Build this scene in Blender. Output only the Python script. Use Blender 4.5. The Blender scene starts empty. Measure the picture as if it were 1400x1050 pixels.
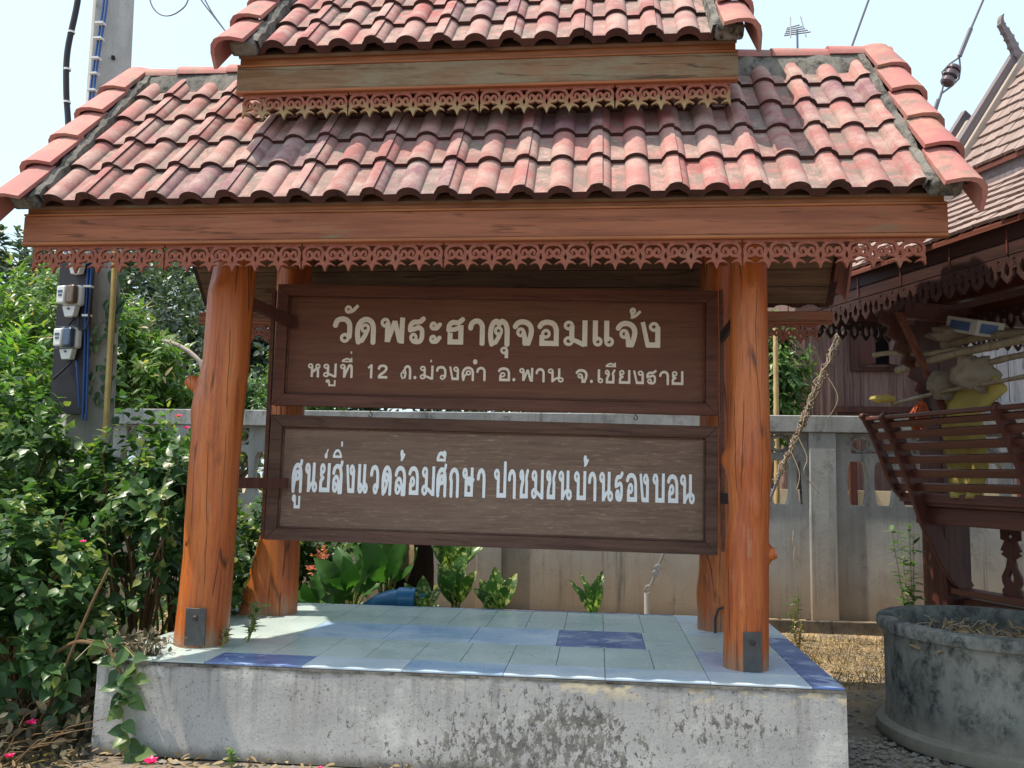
import bpy, math, random
import numpy as np
from mathutils import Vector, Matrix, noise
random.seed(7); rng = np.random.default_rng(7)
R = math.radians
SC = bpy.context.scene
COL = SC.collection

# ------------------------------------------------------------------ camera, light, exposure
cam = bpy.data.cameras.new('camera'); camo = bpy.data.objects.new('camera', cam); COL.objects.link(camo)
cam.sensor_width = 36; cam.lens = 1170 / 1400 * 36; cam.clip_end = 600; cam.clip_start = .05
pt, yw, rl = R(6.0), R(-5.8), R(1.0)
fw = Vector((math.sin(yw) * math.cos(pt), math.cos(yw) * math.cos(pt), math.sin(pt)))
r0 = fw.cross(Vector((0, 0, 1))).normalized(); u0 = r0.cross(fw)
uu = u0 * math.cos(rl) - r0 * math.sin(rl); rr = r0 * math.cos(rl) + u0 * math.sin(rl)
camo.matrix_world = Matrix(((rr.x, uu.x, -fw.x, 0), (rr.y, uu.y, -fw.y, 0), (rr.z, uu.z, -fw.z, 1.55), (0, 0, 0, 1)))
SC.camera = camo
SUN = Vector((-.42, -.09, 1)).normalized()
sl = bpy.data.lights.new('sun', 'SUN'); sl.energy = 4.4; sl.angle = R(.55); sl.color = (1, .91, .78)
so = bpy.data.objects.new('sun', sl); COL.objects.link(so); so.rotation_euler = SUN.to_track_quat('Z', 'Y').to_euler()
wd = bpy.data.worlds.new('World'); SC.world = wd; wd.use_nodes = True
wn = wd.node_tree; bg = wn.nodes['Background']
sky = wn.nodes.new('ShaderNodeTexSky'); sky.sky_type = 'NISHITA'; sky.sun_disc = False
sky.sun_elevation = math.asin(SUN.z); sky.sun_rotation = math.atan2(SUN.x, SUN.y)
sky.dust_density = 3.0; sky.air_density = 1.0; sky.ozone_density = 1.0
hz_ = wn.nodes.new('ShaderNodeMix'); hz_.data_type = 'RGBA'; hz_.inputs[0].default_value = .62   # hazy, dusty dry-season air
hz_.inputs[7].default_value = (4.75, 6.0, 6.7, 1); wn.links.new(sky.outputs[0], hz_.inputs[6]); wn.links.new(hz_.outputs[2], bg.inputs[0]); bg.inputs[1].default_value = .15
SC.view_settings.view_transform = 'Standard'; SC.view_settings.look = 'None'
SC.view_settings.exposure = .62; SC.view_settings.gamma = 1
SC.cycles.max_bounces = 8; SC.cycles.transparent_max_bounces = 12

# ------------------------------------------------------------------ materials
class N:
    def __init__(s, name, rough=.8, spec=.4):
        s.m = bpy.data.materials.new(name); s.m.use_nodes = True
        s.t = s.m.node_tree; s.b = s.t.nodes['Principled BSDF']
        s.b.inputs['Roughness'].default_value = rough
        s.b.inputs['Specular IOR Level'].default_value = spec
    def n(s, typ, **k):
        o = s.t.nodes.new(typ)
        for a, v in k.items(): setattr(o, a, v)
        return o
    def put(s, i, v):
        if hasattr(v, 'links') or isinstance(v, bpy.types.NodeSocket): s.t.links.new(v, i)
        elif isinstance(v, (tuple, list)) and i.type == 'RGBA' and len(v) == 3: i.default_value = (*v, 1)
        else: i.default_value = v
    def pos(s): return s.n('ShaderNodeNewGeometry').outputs['Position']
    def obj(s): return s.n('ShaderNodeTexCoord').outputs['Object']
    def orand(s): return s.n('ShaderNodeObjectInfo').outputs['Random']
    def attr(s, a): return s.n('ShaderNodeAttribute', attribute_name=a).outputs['Fac']
    def sc(s, v, sx, sy, sz, off=(0, 0, 0)):
        m = s.n('ShaderNodeMapping'); s.put(m.inputs[0], v); m.inputs['Scale'].default_value = (sx, sy, sz)
        m.inputs['Location'].default_value = off; return m.outputs[0]
    def noise(s, v, scale, detail=5, rough=.55, dist=0):
        o = s.n('ShaderNodeTexNoise'); s.put(o.inputs['Vector'], v); o.inputs['Scale'].default_value = scale
        o.inputs['Detail'].default_value = detail; o.inputs['Roughness'].default_value = rough
        o.inputs['Distortion'].default_value = dist; return o.outputs['Fac']
    def vor(s, v, scale, feat='F1', out='Distance'):
        o = s.n('ShaderNodeTexVoronoi', feature=feat); s.put(o.inputs['Vector'], v); o.inputs['Scale'].default_value = scale
        return o.outputs[out]
    def wave(s, v, scale, dist=2, detail=2, dscale=1, axis='X'):
        o = s.n('ShaderNodeTexWave', bands_direction=axis); s.put(o.inputs['Vector'], v); o.inputs['Scale'].default_value = scale
        o.inputs['Distortion'].default_value = dist; o.inputs['Detail'].default_value = detail
        o.inputs['Detail Scale'].default_value = dscale; return o.outputs['Fac']
    def ramp(s, f, *st):
        o = s.n('ShaderNodeValToRGB'); e = o.color_ramp.elements
        while len(e) < len(st): e.new(.5)
        for i, (p, c) in enumerate(st):
            e[i].position = p; e[i].color = (*c, 1) if isinstance(c, tuple) else (c, c, c, 1)
        s.put(o.inputs[0], f); return o.outputs[0]
    def mix(s, f, a, b, mode='MIX'):
        o = s.n('ShaderNodeMix', data_type='RGBA', blend_type=mode)
        s.put(o.inputs[0], f); s.put(o.inputs[6], a); s.put(o.inputs[7], b); return o.outputs[2]
    def math(s, op, a, b=0.):
        o = s.n('ShaderNodeMath', operation=op); s.put(o.inputs[0], a); s.put(o.inputs[1], b); return o.outputs[0]
    def sep(s, v, ax):
        o = s.n('ShaderNodeSeparateXYZ'); s.put(o.inputs[0], v); return o.outputs[ax]
    def rng(s, v, a, b, c=0., d=1.):
        o = s.n('ShaderNodeMapRange'); s.put(o.inputs[0], v)
        for i, x in enumerate((a, b, c, d)): o.inputs[i + 1].default_value = x
        return o.outputs[0]
    def col(s, c): s.put(s.b.inputs['Base Color'], c)
    def rough(s, c): s.put(s.b.inputs['Roughness'], c)
    def bump(s, h, st=.5, d=.01):
        o = s.n('ShaderNodeBump'); s.put(o.inputs['Height'], h); o.inputs['Strength'].default_value = st
        o.inputs['Distance'].default_value = d; s.t.links.new(o.outputs[0], s.b.inputs['Normal'])

def wood(name, c0, c1, c2=None, axis='x', rough=.65, grain=1., patch=None, pa=.5, pscale=2.5, per=0, spec=.3, bump=.35, cracks=.0, coords='pos'):
    m = N(name, rough, spec); p = m.pos() if coords == 'pos' else m.obj()
    if per:
        a = m.n('ShaderNodeVectorMath', operation='ADD'); m.put(a.inputs[0], p)
        cx = m.n('ShaderNodeCombineXYZ'); r_ = m.math('MULTIPLY', m.orand(), 37.)
        for i in range(3): m.put(cx.inputs[i], r_)
        m.put(a.inputs[1], cx.outputs[0]); p = a.outputs[0]
    S = {'x': (1.2, 22, 22), 'y': (22, 1.2, 22), 'z': (22, 22, 1.2)}[axis]
    S = tuple(v * grain for v in S); q = m.sc(p, *S)
    g = m.noise(q, 1.0, 7, .65, .6); g2 = m.noise(m.sc(p, *[v * 3.2 for v in S]), 1., 4, .6)
    c = m.ramp(g, (.3, c0), (.62, c1))
    c = m.mix(m.rng(g2, .35, .75, 0, .55), c, m.mix(.5, c, tuple(v * .45 for v in c0)))
    if c2: c = m.mix(m.rng(m.noise(p, 3.1, 3), .42, .7), c, c2)
    if patch:
        f = m.rng(m.noise(m.sc(p, *[max(.5, v ** .5) for v in S]), pscale, 6, .7), 1 - pa, 1 - pa + .16)
        c = m.mix(f, c, m.mix(g2, tuple(v * .7 for v in patch), patch))
    if per:
        c = m.mix(m.rng(m.orand(), 0, 1, 0, .35), c, m.mix(1., c, (.62, .58, .55), 'MULTIPLY'))
    h = m.math('ADD', g, m.math('MULTIPLY', g2, .6))
    if cracks:
        cr = m.rng(m.wave(m.sc(p, *[v * .35 for v in S]), 1.1, 9, 4, 1.6, 'DIAGONAL'), 0, .045, 1, 0)
        cr = m.math('MULTIPLY', cr, m.rng(m.noise(p, 4, 2), .45, .6))
        c = m.mix(m.math('MULTIPLY', cr, cracks), c, tuple(v * .12 for v in c0)); h = m.math('SUBTRACT', h, cr)
    m.col(c); m.bump(h, bump, .006); return m.m

def concrete(name, c0, c1, stain, amt=.5, sscale=3., rough=.9, fine=1., yellow=None, brown=None, spec=.2, bump=.6, zdark=None, runs=0):
    m = N(name, rough, spec); p = m.pos()
    a = m.noise(p, 2.3, 6, .6); c = m.ramp(a, (.32, c0), (.68, c1))
    sp = m.noise(p, 55 * fine, 4, .7); c = m.mix(m.rng(sp, .55, .72, 0, .35), c, tuple(v * .55 for v in c0))
    s1 = m.noise(m.sc(p, 1, 1, .55), sscale, 9, .72, .35)
    f = m.rng(s1, 1 - amt - .02, 1 - amt + .13)
    sp2 = m.noise(p, 30 * fine, 5, .75); f = m.math('MULTIPLY', f, m.rng(sp2, .36, .58, .15, 1))
    c = m.mix(f, c, stain)
    if brown:
        z = m.sep(p, 2); zz = m.math('ADD', z, m.math('MULTIPLY', m.noise(m.sc(p, 1, 1, .4), 2.2, 5), .9))
        c = m.mix(m.rng(zz, brown[1], brown[0], 0, brown[3]), c, brown[2])
    if zdark:
        z = m.sep(p, 2); zz = m.math('ADD', z, m.math('MULTIPLY', m.noise(p, 5, 5), zdark[3]))
        c = m.mix(m.rng(zz, zdark[0], zdark[1], .8, 0), c, zdark[2])
    if yellow: c = yellow(m, p, c)
    if runs:
        rn = m.noise(m.sc(p, 15, 15, .45), 1., 6, .7); c = m.mix(m.math('MULTIPLY', m.rng(rn, .54, .64, 0, .6), m.rng(m.noise(p, 1.3, 3), .4, .6)), c, (.09, .085, .075))
    st = m.noise(m.sc(p, 9, 9, .5), 1., 5, .6); c = m.mix(m.rng(st, .5, .8, 0, .3), c, tuple(v * .5 for v in stain))
    m.col(c); h = m.math('ADD', m.math('MULTIPLY', sp, .6), m.math('MULTIPLY', s1, .8)); m.bump(h, bump, .006); return m.m

def plain(name, c, rough=.6, spec=.4, metal=0, var=.25, scale=12, bump=.0):
    m = N(name, rough, spec); m.b.inputs['Metallic'].default_value = metal
    a = m.noise(m.pos(), scale, 5, .65)
    m.col(m.mix(m.rng(a, .35, .7, 0, var), c, tuple(v * .4 for v in c)))
    if bump: m.bump(a, bump, .005)
    return m.m

def leafmat(name, c0, c1, c2=None, trans=.35, rough=.36, spot=None, vein=0):
    m = N(name, rough, .36); a = m.attr('rnd')
    st = [(0, c0), (.75, c1)] + ([(1, c2)] if c2 else [])
    c = m.ramp(a, *st)
    c = m.mix(m.rng(m.noise(m.pos(), 2.2, 2), .4, .65, 0, .35), c, tuple(v * .7 for v in c1))
    if spot:
        f = m.rng(m.noise(m.sc(m.obj(), 1, 1, 1), spot[1], 4, .7, .4), spot[2], spot[2] + .1); c = m.mix(f, c, spot[0])
    m.col(c)
    tr = m.n('ShaderNodeBsdfTranslucent'); m.put(tr.inputs[0], m.mix(1., c, (1.6, 1.9, .7), 'MULTIPLY'))
    mx = m.n('ShaderNodeMixShader'); mx.inputs[0].default_value = trans
    out = m.t.nodes['Material Output']
    m.t.links.new(m.b.outputs[0], mx.inputs[1]); m.t.links.new(tr.outputs[0], mx.inputs[2]); m.t.links.new(mx.outputs[0], out.inputs[0])
    return m.m

M = {}
# varnished logs
def logmat():
    m = N('varnished_log', .38, .5); p = m.pos()
    wv = m.noise(m.sc(p, 2.5, 2.5, 1.4), 1., 3); of = m.n('ShaderNodeVectorMath', operation='ADD'); m.put(of.inputs[0], p); cx = m.n('ShaderNodeCombineXYZ')
    m.put(cx.inputs[0], m.math('MULTIPLY', wv, .055)); m.put(cx.inputs[1], m.math('MULTIPLY', wv, .04)); m.put(of.inputs[1], cx.outputs[0]); q0 = of.outputs[0]
    g = m.noise(m.sc(q0, 24, 24, .7), 1., 9, .72, .15); g2 = m.noise(m.sc(q0, 120, 120, 2.), 1., 5, .65); g3 = m.noise(m.sc(q0, 6, 6, .55), 1.3, 4, .6)
    c = m.ramp(g, (.30, (.21, .038, .008)), (.46, (.40, .083, .014)), (.60, (.50, .125, .022)), (.74, (.56, .20, .06)))
    c = m.mix(m.rng(g3, .42, .66, 0, .75), c, (.55, .17, .04)); c = m.mix(m.rng(g3, .46, .3, 0, .6), c, (.27, .055, .015))
    c = m.mix(m.rng(g2, .52, .72, 0, .6), c, (.13, .028, .008))
    kn = m.vor(m.sc(p, 3.3, 3.3, 1.5), 1.35); ring_ = m.math('SINE', m.math('MULTIPLY', kn, 190.)); c = m.mix(m.math('MULTIPLY', m.rng(kn, .10, .03, 0, 1), m.rng(ring_, -1, 1, .25, .9)), c, (.11, .028, .01))
    c = m.mix(m.rng(kn, .028, .018, 0, .9), c, (.035, .013, .007))
    cr = m.rng(m.vor(m.sc(q0, 11, 11, .42), 1., 'DISTANCE_TO_EDGE'), 0, .03, 1, 0); cr = m.math('MULTIPLY', cr, m.rng(m.noise(m.sc(p, 2, 2, .8), 2.2, 3), .47, .54))
    wr = m.noise(m.sc(q0, 7, 7, 1.6), 1.4, 7, .75); c = m.mix(m.rng(wr, .60, .68, 0, .55), c, (.40, .24, .13)); c = m.mix(m.rng(wr, .42, .34, 0, .55), c, (.17, .04, .012))
    c = m.mix(m.math('MULTIPLY', cr, .85), c, (.04, .012, .005))
    z = m.sep(p, 2); zz = m.math('ADD', z, m.math('MULTIPLY', m.noise(m.sc(p, 14, 14, 2.5), 1, 5, .7), .7))
    c = m.mix(m.rng(zz, .82, .98, .8, 0), c, (.26, .19, .12))
    m.col(c); m.rough(m.rng(g2, .3, .7, .28, .55)); m.bump(m.math('SUBTRACT', m.math('ADD', g, m.math('MULTIPLY', g2, .5)), m.math('MULTIPLY', cr, 2.)), .5, .007); return m.m
M['log'] = logmat()
M['beam'] = wood('red_beam_wood', (.20, .062, .03), (.36, .125, .06), axis='x', patch=(.24, .18, .10), pa=.42, pscale=1.6, cracks=.6, rough=.6)
M['beam_grey'] = wood('weathered_beam_wood', (.15, .075, .036), (.27, .155, .085), axis='x', patch=(.28, .22, .14), pa=.55, pscale=1.8, cracks=.7, rough=.75)
M['trim'] = wood('red_trim_wood', (.22, .07, .03), (.40, .15, .06), axis='x', rough=.5, patch=(.18, .13, .07), pa=.36)
M['soffit'] = wood('soffit_wood', (.10, .05, .028), (.22, .125, .075), axis='x', per=1, patch=(.19, .15, .11), pa=.45, rough=.8, cracks=.6)
M['rafter'] = wood('rafter_wood', (.10, .03, .018), (.17, .06, .034), axis='y', rough=.7)
def fretmat(name, tips):
    m = N(name, .62, .3); p = m.pos(); g = m.noise(p, 35, 5, .65); c = m.ramp(g, (.3, (.19, .05, .03)), (.7, (.33, .105, .06)))
    n2 = m.noise(p, 7, 5, .7); c = m.mix(m.rng(n2, .55, .75, 0, .45), c, (.26, .15, .10))
    if tips:
        z = m.math('ADD', m.sep(m.obj(), 2), m.math('MULTIPLY', m.noise(p, 16, 4), .12))
        c = m.mix(m.rng(z, -.075, .005, .95, 0), c, (.34, .25, .12))
    m.col(c); m.bump(g, .4, .004); return m.m
M['fret'] = fretmat('red_carved_trim', 0); M['fret_tip'] = fretmat('red_carved_trim_with_lichen', 1)
def tilemat():
    m = N('pink_concrete_tile', .85, .2); p = m.pos(); r_ = m.orand()
    c = m.ramp(r_, (0, (.28, .105, .10)), (.22, (.42, .185, .165)), (.45, (.31, .12, .115)), (.68, (.45, .235, .21)), (.84, (.22, .105, .125)), (.93, (.29, .10, .105)), (.97, (.40, .11, .10)))
    a = m.noise(p, 5, 7, .72); c = m.mix(m.rng(a, .42, .62, 0, .75), c, (.44, .33, .285))
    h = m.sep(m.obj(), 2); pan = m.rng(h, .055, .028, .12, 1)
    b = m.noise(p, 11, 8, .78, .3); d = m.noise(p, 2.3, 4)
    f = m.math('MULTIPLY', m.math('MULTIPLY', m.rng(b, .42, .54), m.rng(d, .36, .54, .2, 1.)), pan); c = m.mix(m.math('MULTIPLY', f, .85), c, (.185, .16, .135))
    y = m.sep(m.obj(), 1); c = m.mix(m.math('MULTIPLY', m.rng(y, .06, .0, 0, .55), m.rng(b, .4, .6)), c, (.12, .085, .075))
    e = m.noise(p, 75, 4, .75); c = m.mix(m.rng(e, .54, .70, 0, .5), c, (.12, .08, .07))
    m.col(c); m.bump(m.math('ADD', e, m.math('MULTIPLY', b, .6)), .55, .004); return m.m
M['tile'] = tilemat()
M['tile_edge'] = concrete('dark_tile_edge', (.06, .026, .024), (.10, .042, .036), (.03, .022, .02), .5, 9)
def capmat():
    m = N('pink_verge_tile', .75, .3); p = m.pos(); r_ = m.orand()
    c = m.ramp(r_, (0, (.36, .125, .115)), (.5, (.42, .165, .15)), (1, (.34, .14, .125)))
    a = m.noise(p, 5, 6, .7); c = m.mix(m.rng(a, .48, .7, 0, .6), c, (.44, .27, .18))
    e = m.noise(p, 90, 3, .7); c = m.mix(m.rng(e, .6, .72, 0, .35), c, (.15, .09, .08))
    b2 = m.noise(p, 9, 8, .75, .4); c = m.mix(m.math('MULTIPLY', m.rng(b2, .50, .60), m.rng(m.noise(p, 2.7, 3), .42, .6, .1, .9)), c, (.20, .155, .125)); k = m.vor(p, 13); c = m.mix(m.rng(k, .02, .06, .7, 0), c, (.10, .06, .05))
    m.col(c); m.bump(m.math('ADD', a, e), .3, .004); return m.m
M['cap'] = capmat()
M['mortar'] = concrete('roof_mortar', (.12, .115, .105), (.24, .22, .19), (.02, .02, .02), .52, 7, bump=1.)
M['sign_frame'] = wood('sign_frame_wood', (.08, .027, .017), (.16, .06, .037), axis='x', rough=.5, cracks=.2, coords='pos')
M['sign_frame_old'] = wood('weathered_sign_frame_wood', (.075, .036, .026), (.15, .078, .055), axis='x', rough=.7, patch=(.17, .12, .09), pa=.36, cracks=.4)
def panel(name, c0, c1, fleck, amt, redpatch):
    m = N(name, .62, .3); p = m.pos(); g = m.noise(m.sc(p, 2.2, 1, 40), 1., 7, .65, .4)
    c = m.ramp(g, (.3, c0), (.7, c1)); b = m.noise(m.sc(p, 1.2, 1, 2.5), 1.3, 3)
    c = m.mix(m.rng(b, .4, .68, 0, .6), c, redpatch)
    f = m.noise(m.sc(p, 9, 1, 95), 1., 7, .8, .3); k = m.noise(m.sc(p, .9, 1, 1.4), 1.9, 4, .65)
    x = m.sep(p, 0); k = m.math('ADD', k, m.rng(x, -.1, .8, 0, amt[2]))
    c = m.mix(m.math('MULTIPLY', m.rng(f, amt[0], amt[0] + .1), m.rng(k, .42, .66, amt[1], 1)), c, fleck)
    h2 = m.noise(m.sc(p, 5, 1, 120), 1., 3, .6); c = m.mix(m.rng(h2, .58, .75, 0, .5), c, tuple(v * .35 for v in c0))
    m.col(c); m.bump(m.math('ADD', g, m.math('MULTIPLY', f, .5)), .4, .004); return m.m
M['panel_top'] = panel('brown_sign_panel', (.125, .050, .029), (.195, .086, .052), (.20, .115, .065), (.56, .16, .08), (.155, .052, .034))
M['panel_low'] = panel('weathered_sign_panel', (.145, .090, .064), (.25, .16, .115), (.40, .29, .20), (.55, .5, .14), (.175, .098, .073))
M['cream'] = plain('cream_letter_paint', (.86, .76, .64), .5, .4, 0, .18, 60)
M['white'] = plain('white_letter_paint', (.86, .88, .90), .4, .4, 0, .12, 40)
M['iron'] = plain('dark_iron', (.05, .04, .036), .55, .5, .3, .5, 25, .3)
M['plate'] = plain('grey_steel_plate', (.085, .082, .082), .5, .5, .3, .5, 20, .2)
M['steel'] = plain('galvanised_steel', (.42, .42, .42), .4, .5, .8, .4, 40)
def plinthmat():
    m = N('pale_stained_concrete', .92, .2); p = m.pos(); x = m.sep(p, 0); z = m.sep(p, 2)
    a = m.noise(p, 1.7, 6, .6); c = m.ramp(a, (.32, (.35, .34, .335)), (.68, (.49, .48, .47)))
    v = m.noise(m.sc(p, 7, 7, .9), 1., 6, .65); c = m.mix(m.rng(v, .42, .7, 0, .4), c, (.33, .31, .285))
    c = m.mix(m.rng(m.noise(m.sc(p, 3.2, 3, 3.2, (4, 0, 0)), 1.2, 5, .6), .56, .68, 0, .5), c, (.66, .645, .61))
    # flaking algae: ragged dark patches with pale rims, heavier to the right
    w = m.math('MULTIPLY', m.rng(x, -2.1, -.5, .1, 1.), m.rng(x, 1.22, .7, .12, 1.)); w = m.math('MULTIPLY', w, m.rng(z, .47, .30, .35, 1))
    big = m.noise(m.sc(p, 1, 1, 1.1), 2.1, 5, .6); th = m.math('SUBTRACT', .655, m.math('MULTIPLY', m.math('MULTIPLY', w, .185), m.rng(big, .30, .60, .1, 1)))
    s = m.noise(m.sc(p, 1.3, 1, .8), 20., 11, .78, .25); k = m.math('SUBTRACT', s, th); fk = m.rng(k, .0, .016); rim = m.math('MULTIPLY', m.rng(k, -.028, -.006), m.rng(k, .006, -.004))
    c = m.mix(m.math('MULTIPLY', rim, m.math('MULTIPLY', w, .5)), c, (.68, .665, .63)); dk = m.noise(p, 24, 5, .7)
    c = m.mix(m.math('MULTIPLY', fk, .88), c, m.mix(m.rng(dk, .35, .65), (.05, .048, .046), (.24, .225, .20)))
    pit = m.noise(p, 62, 5, .8); c = m.mix(m.rng(pit, .585, .63, 0, .85), c, (.075, .07, .065)); pit2 = m.noise(p, 150, 3, .8); c = m.mix(m.rng(pit2, .55, .68, 0, .4), c, (.14, .13, .125))
    dr = m.noise(m.sc(p, 20, 20, .9), 1., 5, .65); c = m.mix(m.math('MULTIPLY', m.rng(dr, .50, .62, 0, .55), m.rng(z, .12, .48, .15, 1)), c, (.20, .19, .175))
    n_ = m.noise(m.sc(p, 1, 1, 2.2), 4.8, 5, .6); f = m.math('MULTIPLY', m.math('MULTIPLY', m.rng(z, .385, .45), m.rng(n_, .52, .57)), m.rng(x, -.9, .0)); c = m.mix(m.math('MULTIPLY', f, .8), c, (.68, .56, .37))
    e = m.math('ADD', z, m.math('MULTIPLY', m.noise(p, 9, 6, .7), .10)); c = m.mix(m.rng(e, .505, .53, 0, .75), c, (.13, .12, .10)); c = m.mix(m.rng(e, .12, .055, 0, .85), c, (.10, .09, .075))
    m.col(c); m.bump(m.math('SUBTRACT', m.math('MULTIPLY', m.noise(p, 30, 8, .75), 1.), m.math('MULTIPLY', fk, .35)), .6, .006); return m.m
M['plinth'] = plinthmat()
M['wall'] = concrete('grey_wall_concrete', (.27, .28, .285), (.41, .42, .42), (.11, .11, .105), .46, 3.6, brown=(.6, 1.6, (.30, .215, .14), .85), bump=.6, runs=1)
M['footing'] = concrete('dark_footing_concrete', (.09, .075, .06), (.17, .14, .11), (.05, .045, .04), .5, 4)
M['wall_block'] = concrete('grey_block_concrete', (.32, .32, .31), (.44, .44, .43), (.07, .07, .065), .5, 6)
M['ring'] = concrete('dark_mossy_concrete', (.10, .105, .097), (.25, .255, .23), (.035, .038, .04), .55, 8., bump=.9, zdark=(.10, .3, (.22, .205, .165), .12), fine=.6)
M['pole'] = concrete('pole_concrete', (.36, .35, .33), (.5, .49, .47), (.12, .115, .11), .42, 5, bump=.9)
M['grout'] = plain('grey_grout', (.09, .085, .08), .9, .2, 0, .4)
def ftile(name, c0, c1, c2=None, sc_=3., th=.5, per=.25, rough=.16):
    m = N(name, rough, .5); p = m.pos(); n_ = m.noise(m.sc(p, 1, 2.2, 1), sc_, 2, .5, .6)
    c = m.ramp(n_, (.35, c0), (.68, c1))
    if c2: c = m.mix(m.rng(m.noise(m.sc(p, 1, 1.6, 1, (3, 1, 0)), sc_ * 1.3, 4, .5, 1.6), th, th + .06), c, c2)
    c = m.mix(m.rng(m.orand(), 0, 1, 0, per), c, m.mix(1., c, (.8, .84, .82), 'MULTIPLY'))
    d = m.noise(p, 2.2, 3, .6); sp_ = m.noise(p, 70, 3, .7); c = m.mix(m.rng(sp_, .62, .72, 0, .35), c, (.25, .22, .18)); c = m.mix(m.rng(d, .4, .8, 0, .18), c, (.45, .40, .30))
    m.col(c); m.rough(m.rng(d, .3, .7, rough, rough + .25)); return m.m
M['ft_green'] = ftile('pale_green_glazed_tile', (.43, .53, .52), (.49, .585, .565), sc_=1.6)
M['ft_sky'] = ftile('sky_print_glazed_tile', (.30, .45, .66), (.54, .65, .74), sc_=1.6)
M['ft_white'] = ftile('pale_blue_glazed_tile', (.46, .59, .72), (.62, .70, .76), sc_=1.5)
M['ft_peri'] = ftile('light_blue_glazed_tile', (.36, .46, .64), (.47, .56, .68), sc_=2.)
M['ft_dark'] = ftile('dark_blue_marbled_tile', (.07, .13, .36), (.13, .23, .48), (.34, .43, .64), 3., .56)
M['ft_mural'] = ftile('dark_blue_picture_tile', (.045, .09, .30), (.09, .15, .40), (.34, .42, .56), 5., .55)
M['dark_red'] = wood('dark_red_pavilion_wood', (.05, .014, .011), (.105, .034, .024), axis='z', rough=.5, spec=.35, coords='obj')
M['dark_red_y'] = wood('dark_red_bench_wood', (.06, .018, .013), (.13, .042, .03), axis='y', rough=.42, spec=.4, coords='obj')
M['fascia_shaded'] = wood('stained_shaded_eave_board', (.026, .011, .009), (.058, .023, .018), axis='y', rough=.6, coords='obj', cracks=.4)  # dark stain plus shade from the shelter roof, both put into the wood colour
M['red_under'] = wood('red_ceiling_wood', (.10, .03, .02), (.19, .06, .035), axis='y', rough=.6, coords='obj')
M['shingle'] = wood('pinkish_wood_shingle', (.22, .155, .14), (.37, .28, .25), axis='x', per=1, rough=.85, patch=(.20, .17, .15), pa=.4, coords='obj')
M['shingle_stuff'] = wood('far_wood_shingle', (.22, .155, .14), (.37, .28, .25), axis='x', rough=.85, patch=(.2, .17, .15), pa=.4, coords='obj')
M['barge_dark'] = wood('grey_barge_board', (.13, .11, .115), (.23, .19, .195), axis='x', rough=.8, coords='obj')
M['barge_pale'] = wood('pale_barge_board', (.30, .25, .21), (.45, .38, .32), axis='x', rough=.8, coords='obj')
M['house'] = wood('weathered_house_board', (.13, .075, .065), (.27, .17, .15), axis='z', per=1, rough=.85, patch=(.30, .23, .21), pa=.38, cracks=.5)
M['house_pale'] = wood('whitened_house_board', (.24, .22, .23), (.44, .41, .42), axis='z', per=1, rough=.85, patch=(.5, .48, .48), pa=.45, cracks=.5)
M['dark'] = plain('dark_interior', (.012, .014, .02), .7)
M['bamboo'] = wood('yellow_bamboo', (.42, .28, .12), (.60, .43, .21), axis='z', rough=.45, coords='obj')
M['bamboo_old'] = wood('old_bamboo', (.20, .16, .10), (.36, .29, .2), axis='z', rough=.6, coords='obj')
M['conduit'] = plain('yellow_conduit', (.52, .37, .12), .4, .5, 0, .4)
M['cable_black'] = plain('black_cable', (.022, .02, .024), .5)
M['cable_blue'] = plain('blue_cable', (.02, .08, .28), .4)
M['tie'] = plain('white_tie', (.75, .75, .75), .5)
M['board_black'] = plain('black_meter_board', (.028, .026, .034), .6)
M['meter_white'] = plain('white_meter_plastic', (.66, .67, .66), .4, .5, 0, .2)
M['meter_dark'] = plain('dark_blue_meter_face', (.04, .07, .13), .15, .6)
M['meter_rust'] = plain('brown_meter_works', (.16, .11, .08), .3, .6, .3, .5, 40)
M['blue_pvc'] = plain('blue_pvc', (.03, .17, .36), .35, .5, 0, .3)
M['wire'] = plain('grey_wire', (.16, .15, .17), .5, .5, .3)
M['insulator'] = plain('brown_insulator', (.10, .065, .075), .25, .6)
M['vine_dry'] = plain('dry_vine', (.36, .29, .21), .9, .1, 0, .5, 60)
M['bark'] = concrete('bark', (.13, .10, .075), (.24, .2, .155), (.05, .04, .03), .5, 9)
M['stem'] = plain('brown_stem', (.16, .10, .05), .8, .2, 0, .5)
M['stem_green'] = plain('green_stem', (.22, .24, .06), .7, .3)
M['stump'] = plain('dark_stump', (.03, .018, .013), .9, .2, 0, .6, 20, .6)
def cloth(name, c, tr=.4):
    m = N(name, .8, .2); a = m.noise(m.pos(), 5, 4); cc = m.mix(m.rng(a, .35, .7, 0, .5), c, tuple(v * .55 for v in c)); m.col(cc)
    t_ = m.n('ShaderNodeBsdfTranslucent'); m.put(t_.inputs[0], cc); mx = m.n('ShaderNodeMixShader'); mx.inputs[0].default_value = tr
    m.t.links.new(m.b.outputs[0], mx.inputs[1]); m.t.links.new(t_.outputs[0], mx.inputs[2]); m.t.links.new(mx.outputs[0], m.t.nodes['Material Output'].inputs[0]); return m.m
M['yellow_cloth'] = cloth('yellow_cloth', (.66, .55, .19)); M['bag_white'] = cloth('cloudy_plastic', (.50, .42, .33), .55)
M['box'] = plain('white_box_card', (.5, .48, .45), .7, .2, 0, .3)
M['box_blue'] = plain('blue_print', (.07, .13, .28), .6); M['net_orange'] = plain('orange_net', (.50, .10, .035), .7)
M['leaf_boug'] = leafmat('bougainvillea_leaf', (.020, .055, .026), (.070, .145, .045), (.26, .30, .08), .3)
M['leaf_bright'] = leafmat('bright_shrub_leaf', (.05, .13, .03), (.12, .23, .05), (.30, .30, .07), .4)
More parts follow.
